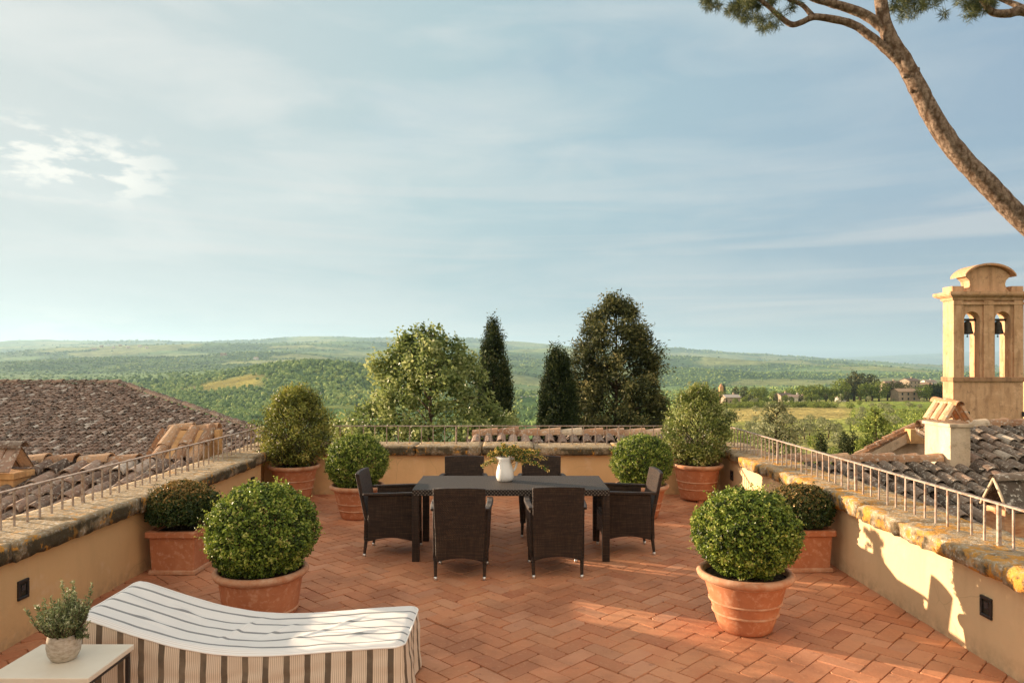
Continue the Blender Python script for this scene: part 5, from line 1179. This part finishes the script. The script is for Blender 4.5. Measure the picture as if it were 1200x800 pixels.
for i, px in enumerate((1090, 1094, 1099, 1103, 1107, 1086, 848)):
    plant(slim, i, 'cypress_tree', 'slim dark cypress in the row left of the bell tower' if px > 1000 else 'slim cypress beside the stone farmhouse', 'cypress', px, 420 + i * 3, 1.0 if px > 1000 else 1.3, 'slim cypresses left of the bell tower' if px > 1000 else None)
# vine rows: low hedges on the right slope
mb = MB(); me_p = []; me_n = []; me_r = []
for row in range(14):
    px = 1000 + row * 8
    for k in range(60):
        Y = 125 + k * 2.0; x = Xat(px, 230) * Y / 230 * 1.0
        for q in range(3):
            me_p.append((x + random.gauss(0, .25), Y + random.gauss(0, .6), gz(x, Y) + random.uniform(.4, 1.5))); me_n.append((random.gauss(0, 1), random.gauss(0, 1), random.gauss(.4, 1))); me_r.append(random.uniform(.2, .9))
tag(link('vine_rows', leaf_mesh('vine_rows', np.array(me_p), np.array(me_n), .7, .45, np.array(me_r)), BRIGHT_LEAF), 'parallel rows of green vines on the slope right of the terrace', 'vineyard', kind='stuff')

# ------------------------------------------------------------------ farmhouses far off
def farmhouse(label, px, Y, wd, dp, h, rz_, wall_m, group=None, tower=False, base=0.0):
    x = Xat(px, Y); r = thing('farmhouse', label, 'house', (x, Y, gz(x, Y) - .3 + base), rz_, group)
    MB().prism([(-wd / 2, 0), (wd / 2, 0), (wd / 2, h), (-wd / 2, h)], -dp / 2, dp / 2, fn=lambda a, b, c: (a, c, b)).prism([(-dp / 2 + .01, h), (dp / 2 - .01, h), (0, h + dp * .2)], -wd / 2 + .01, wd / 2 - .01, fn=lambda a, b, c: (c, a, b)).build('wall', wall_m, r)
    mb = MB(); e = .4
    for s_ in (-1, 1):
        y1 = s_ * (dp / 2 + e); z1 = h - e * .4
        mb.add([(-wd / 2 - e, 0, h + dp * .2 + .12), (wd / 2 + e, 0, h + dp * .2 + .12), (wd / 2 + e, y1, z1 + .12), (-wd / 2 - e, y1, z1 + .12), (-wd / 2 - e, 0, h + dp * .2 + .02), (wd / 2 + e, 0, h + dp * .2 + .02), (wd / 2 + e, y1, z1), (-wd / 2 - e, y1, z1)], [(0, 1, 2, 3), (7, 6, 5, 4), (3, 2, 6, 7), (0, 3, 7, 4), (1, 5, 6, 2)], random.random())
    rf = mb.build('roof', TILE_BROWN if wd < 13.5 else TILE_PALE, r)
    MB().box(wd * .2, wd * .2 + .8, .4, 1.2, h + .1, h + dp * .2 + 1.1).build('chimney', wall_m, rf)
    for k in range(max(2, int(wd / 3.5))):
        for fl2 in range(max(1, int(h / 3))):
            xx = -wd / 2 + (k + .7) * wd / max(2, int(wd / 3.5)) - .3; f = MB().box(xx - .5, xx + .5, -dp / 2 - .04, -dp / 2 + .02, 1 + fl2 * 2.9, 2.4 + fl2 * 2.9).build('window', DARK_GLASS, r)
    if tower: bevel(MB().box(-wd / 2 - 3.2, -wd / 2 - .3, -1.5, 1.4, 0, 11.5).prism([(-wd / 2 - 3.5, 11.5), (-wd / 2, 11.5), (-wd / 2 - 1.75, 13.0)], -1.7, 1.6, fn=lambda a, b, c: (a, c, b)).build('tower', FAR_WALL, r), .05, 1)
    return r
farmhouse('stone farmhouse with a low tiled roof at the left end of the tree belt', 856, 415, 9, 7, 4.6, .15, FAR_WALL)
farmhouse('small bright white farmhouse with orange roof in the middle of the tree belt', 931, 405, 6.5, 6, 3.4, -.2, WHITE_WALL)
farmhouse('grey low shed joined to the right of the white farmhouse', 938.5, 408, 5, 5, 2.6, .1, FAR_WALL)
farmhouse('brown low farmhouse under trees left of the white farmhouse', 918, 425, 8, 6, 4.4, .3, FAR_WALL)
farmhouse('small white cottage half hidden at the foot of the dark trees', 985, 402, 4.5, 4, 2.6, .5, WHITE_WALL)
farmhouse('grey villa with a flat porch right of the dark trees', 1062, 425, 15, 8, 6.0, .1, FAR_WALL)
farmhouse('tan two-storey house rising above the dark trees near the bell tower', 1044, 520, 13, 9, 8.5, .25, FAR_WALL, base=2)
farmhouse('tan house with orange roof on the village rise, left of the bell tower', 1080, 600, 14, 9, 7.5, -.2, FAR_WALL)
farmhouse('pale villa alone on the ridge above the village', 1088, 780, 13, 9, 7, .2, WHITE_WALL)
farmhouse('pale terracotta house highest among the village trees', 1066, 560, 12, 9, 9.0, .4, FAR_WALL, base=3)
bt2 = thing('brick_tower', 'slender brown brick tower standing beside the stone farmhouse', 'tower', (Xat(845, 430), 430, gz(Xat(845, 430), 430) - .3))
bevel(MB().box(-1.1, 1.1, -1.1, 1.1, 0, 11).build('shaft', OCHRE, bt2), .08, 1); MB().lathe([(1.6, 11.0), (1.2, 11.3), (.7, 12.2), (.001, 13.5)], 4).build('roof', TILE_ORANGE, bt2)
# hamlet on the far left hills
for i, (px, py) in enumerate(((119, 406), (127, 404), (133, 407), (141, 405), (150, 407), (164, 406), (110, 409), (172, 408), (300, 421), (262, 416))):
    Y = 2200.0
    while Y < 8500 and HOR + (CAMZ - gz(Xat(px, Y), Y)) * FOC / Y > py + 1.0: Y += 20
    farmhouse('tiny pale house in the hamlet on the distant left hillside' if i < 8 else 'tiny pale house alone on the distant hillside above the wooded hill', px, Y, random.uniform(14, 28), 12, random.uniform(8, 12), random.uniform(-.4, .4), WHITE_WALL if i % 3 else FAR_WALL, 'houses of the far hamlet' if i < 8 else 'lone houses on the far hills')

# ------------------------------------------------------------------ umbrella pine leaning in from the right
PY = 12.0; pp = lambda px, py, dy=0: ((px - 600) * (PY + dy) / FOC, PY + dy, CAMZ - (py - HOR) * (PY + dy) / FOC)
pine = thing('pine_tree', 'umbrella pine with a bare curved trunk leaning in at the upper right', 'tree', (11.7, PY + .5, gz(11.7, PY)))
def limb(mb, pts, r0, r1, seg=14, wob=.10):
    pts = [Vector(p) for p in pts]; out = []; rr = []
    for i in range(len(pts) - 1):
        p0, p1, p2, p3 = pts[max(i - 1, 0)], pts[i], pts[i + 1], pts[min(i + 2, len(pts) - 1)]
        for k in range(7):
            t = k / 7; out.append(.5 * ((2 * p1) + (p2 - p0) * t + (2 * p0 - 5 * p1 + 4 * p2 - p3) * t * t + (3 * p1 - p0 - 3 * p2 + p3) * t ** 3))
    out.append(pts[-1]); n = len(out)
    for i in range(n): rr.append(r0 + (r1 - r0) * i / (n - 1) if not isinstance(r0, list) else float(np.interp(i / (n - 1) * (len(r0) - 1), range(len(r0)), r0)))
    mb.tube(out, rr, seg, wob=wob); return out
mb = MB(); base = (11.7, PY + .5, gz(11.7, PY) - .2)
limb(mb, [base, (11.5, PY + .4, -3), pp(1350, 500), pp(1270, 330), pp(1196, 256), pp(1164, 223), pp(1129, 187), pp(1101, 150), pp(1080, 112), pp(1061, 75), pp(1040, 38), pp(1032, -2), pp(1030, -60), pp(1020, -130)], [.27, .24, .205, .18, .165, .16, .155, .15, .142, .13, .115, .10, .08, .06], 0, 18, .13)
for (px, py) in ((1060, 91), (1069, 108), (1073, 83)):
    s_ = -1 if px < 1070 else 1; q = Vector(pp(px - s_ * 3, py)); mb.tube([q, q + Vector((s_ * .09, -.04, .01))], [.045, .035], 8, wob=.4)
adopt(mb.build('trunk', BARK), pine)
tips = []
def br(pts, r0, r1): 
    mb = MB(); o = limb(mb, pts, r0, r1, 10, .12); adopt(mb.build('branch', BARK), pine); return o
br([pp(1071, 96), pp(1053, 72), pp(1034, 54), pp(1018, 41), pp(1000, 29), pp(978, 23), pp(955, 20), pp(940, 26), pp(928, 29), pp(914, 20), pp(902, 9), pp(886, -4), pp(866, -20)], .08, .028)
br([pp(952, 19), pp(940, 6), pp(925, 0), pp(905, -12)], .045, .02)
br([pp(1053, 62), pp(1037, 36), pp(1018, 20), pp(1000, 12), pp(975, 4), pp(950, -4), pp(910, -30), pp(870, -50, .6)], .09, .05)
br([pp(1031, -10), pp(1065, -40, .5), pp(1110, -70, 1)], .08, .04)
br([pp(1262, 342), pp(1290, 240, .5), pp(1280, 120, .8), pp(1240, 40, .8), pp(1205, 14, .6), pp(1180, 16, .5), pp(1162, 14, .5), pp(1152, 2, .5), pp(1135, -12, .4)], .15, .03)
br([pp(1215, 18, .7), pp(1190, 6, .9), pp(1160, -6, 1.0)], .07, .03)
# needle tufts
P = []; D = []; T = []; RN = []
def tuft(c, axis, L, n, tone):
    c = np.array(c); axis = np.array(axis) / np.linalg.norm(axis)
    t = unit(axis * .55 + RNG.normal(0, .62, (n, 3))); P.append(c + t * L * .5); T.append(t); D.append(RNG.normal(0, 1, (n, 3))); RN.append(np.clip(tone + RNG.normal(0, .16, n), 0, 1))
def clump(x0, x1, y0, y1, n, dy, seed, edge):
    k = 0
    while k < n:
        px, py = random.uniform(x0, x1), random.uniform(y0, y1)
        if py > edge(px) or mnoise.noise(Vector((px * .045, py * .06, seed))) < -.16: continue
        d = dy + random.gauss(0, .35); q = Vector(pp(px, py, d)); ax = (random.gauss(-.2, .6), random.gauss(0, .6), random.gauss(.1, .6)); tuft(q, ax, random.uniform(.13, .2), 64, random.gauss(.45, .15)); k += 1
e1 = lambda px: float(np.interp(px, [822, 832, 846, 860, 878, 892, 905, 918, 928, 934], [6, 12, 17, 23, 29, 38, 39, 31, 20, 4]))
e2 = lambda px: float(np.interp(px, [1040, 1046, 1058, 1075, 1090, 1110, 1125, 1140, 1155, 1166], [4, 12, 26, 18, 12, 20, 14, 24, 16, 6]))
clump(820, 935, -45, 40, 190, .2, 1.3, e1); clump(1046, 1168, -45, 28, 160, .5, 7.7, e2)
for k in range(420):
    px, py = random.uniform(760, 1420), random.uniform(-240, -48); d = random.gauss(.6, 1.2); q = Vector(pp(px, py, d)); tuft(q, (random.gauss(0, .6), random.gauss(0, .6), random.gauss(.4, .5)), .18, 40, random.gauss(.5, .15))
adopt(link('needles', leaf_mesh('needles', np.concatenate(P), np.concatenate(D), .16, .0075, np.concatenate(RN), np.concatenate(T), .1), PINE_LEAF), pine)
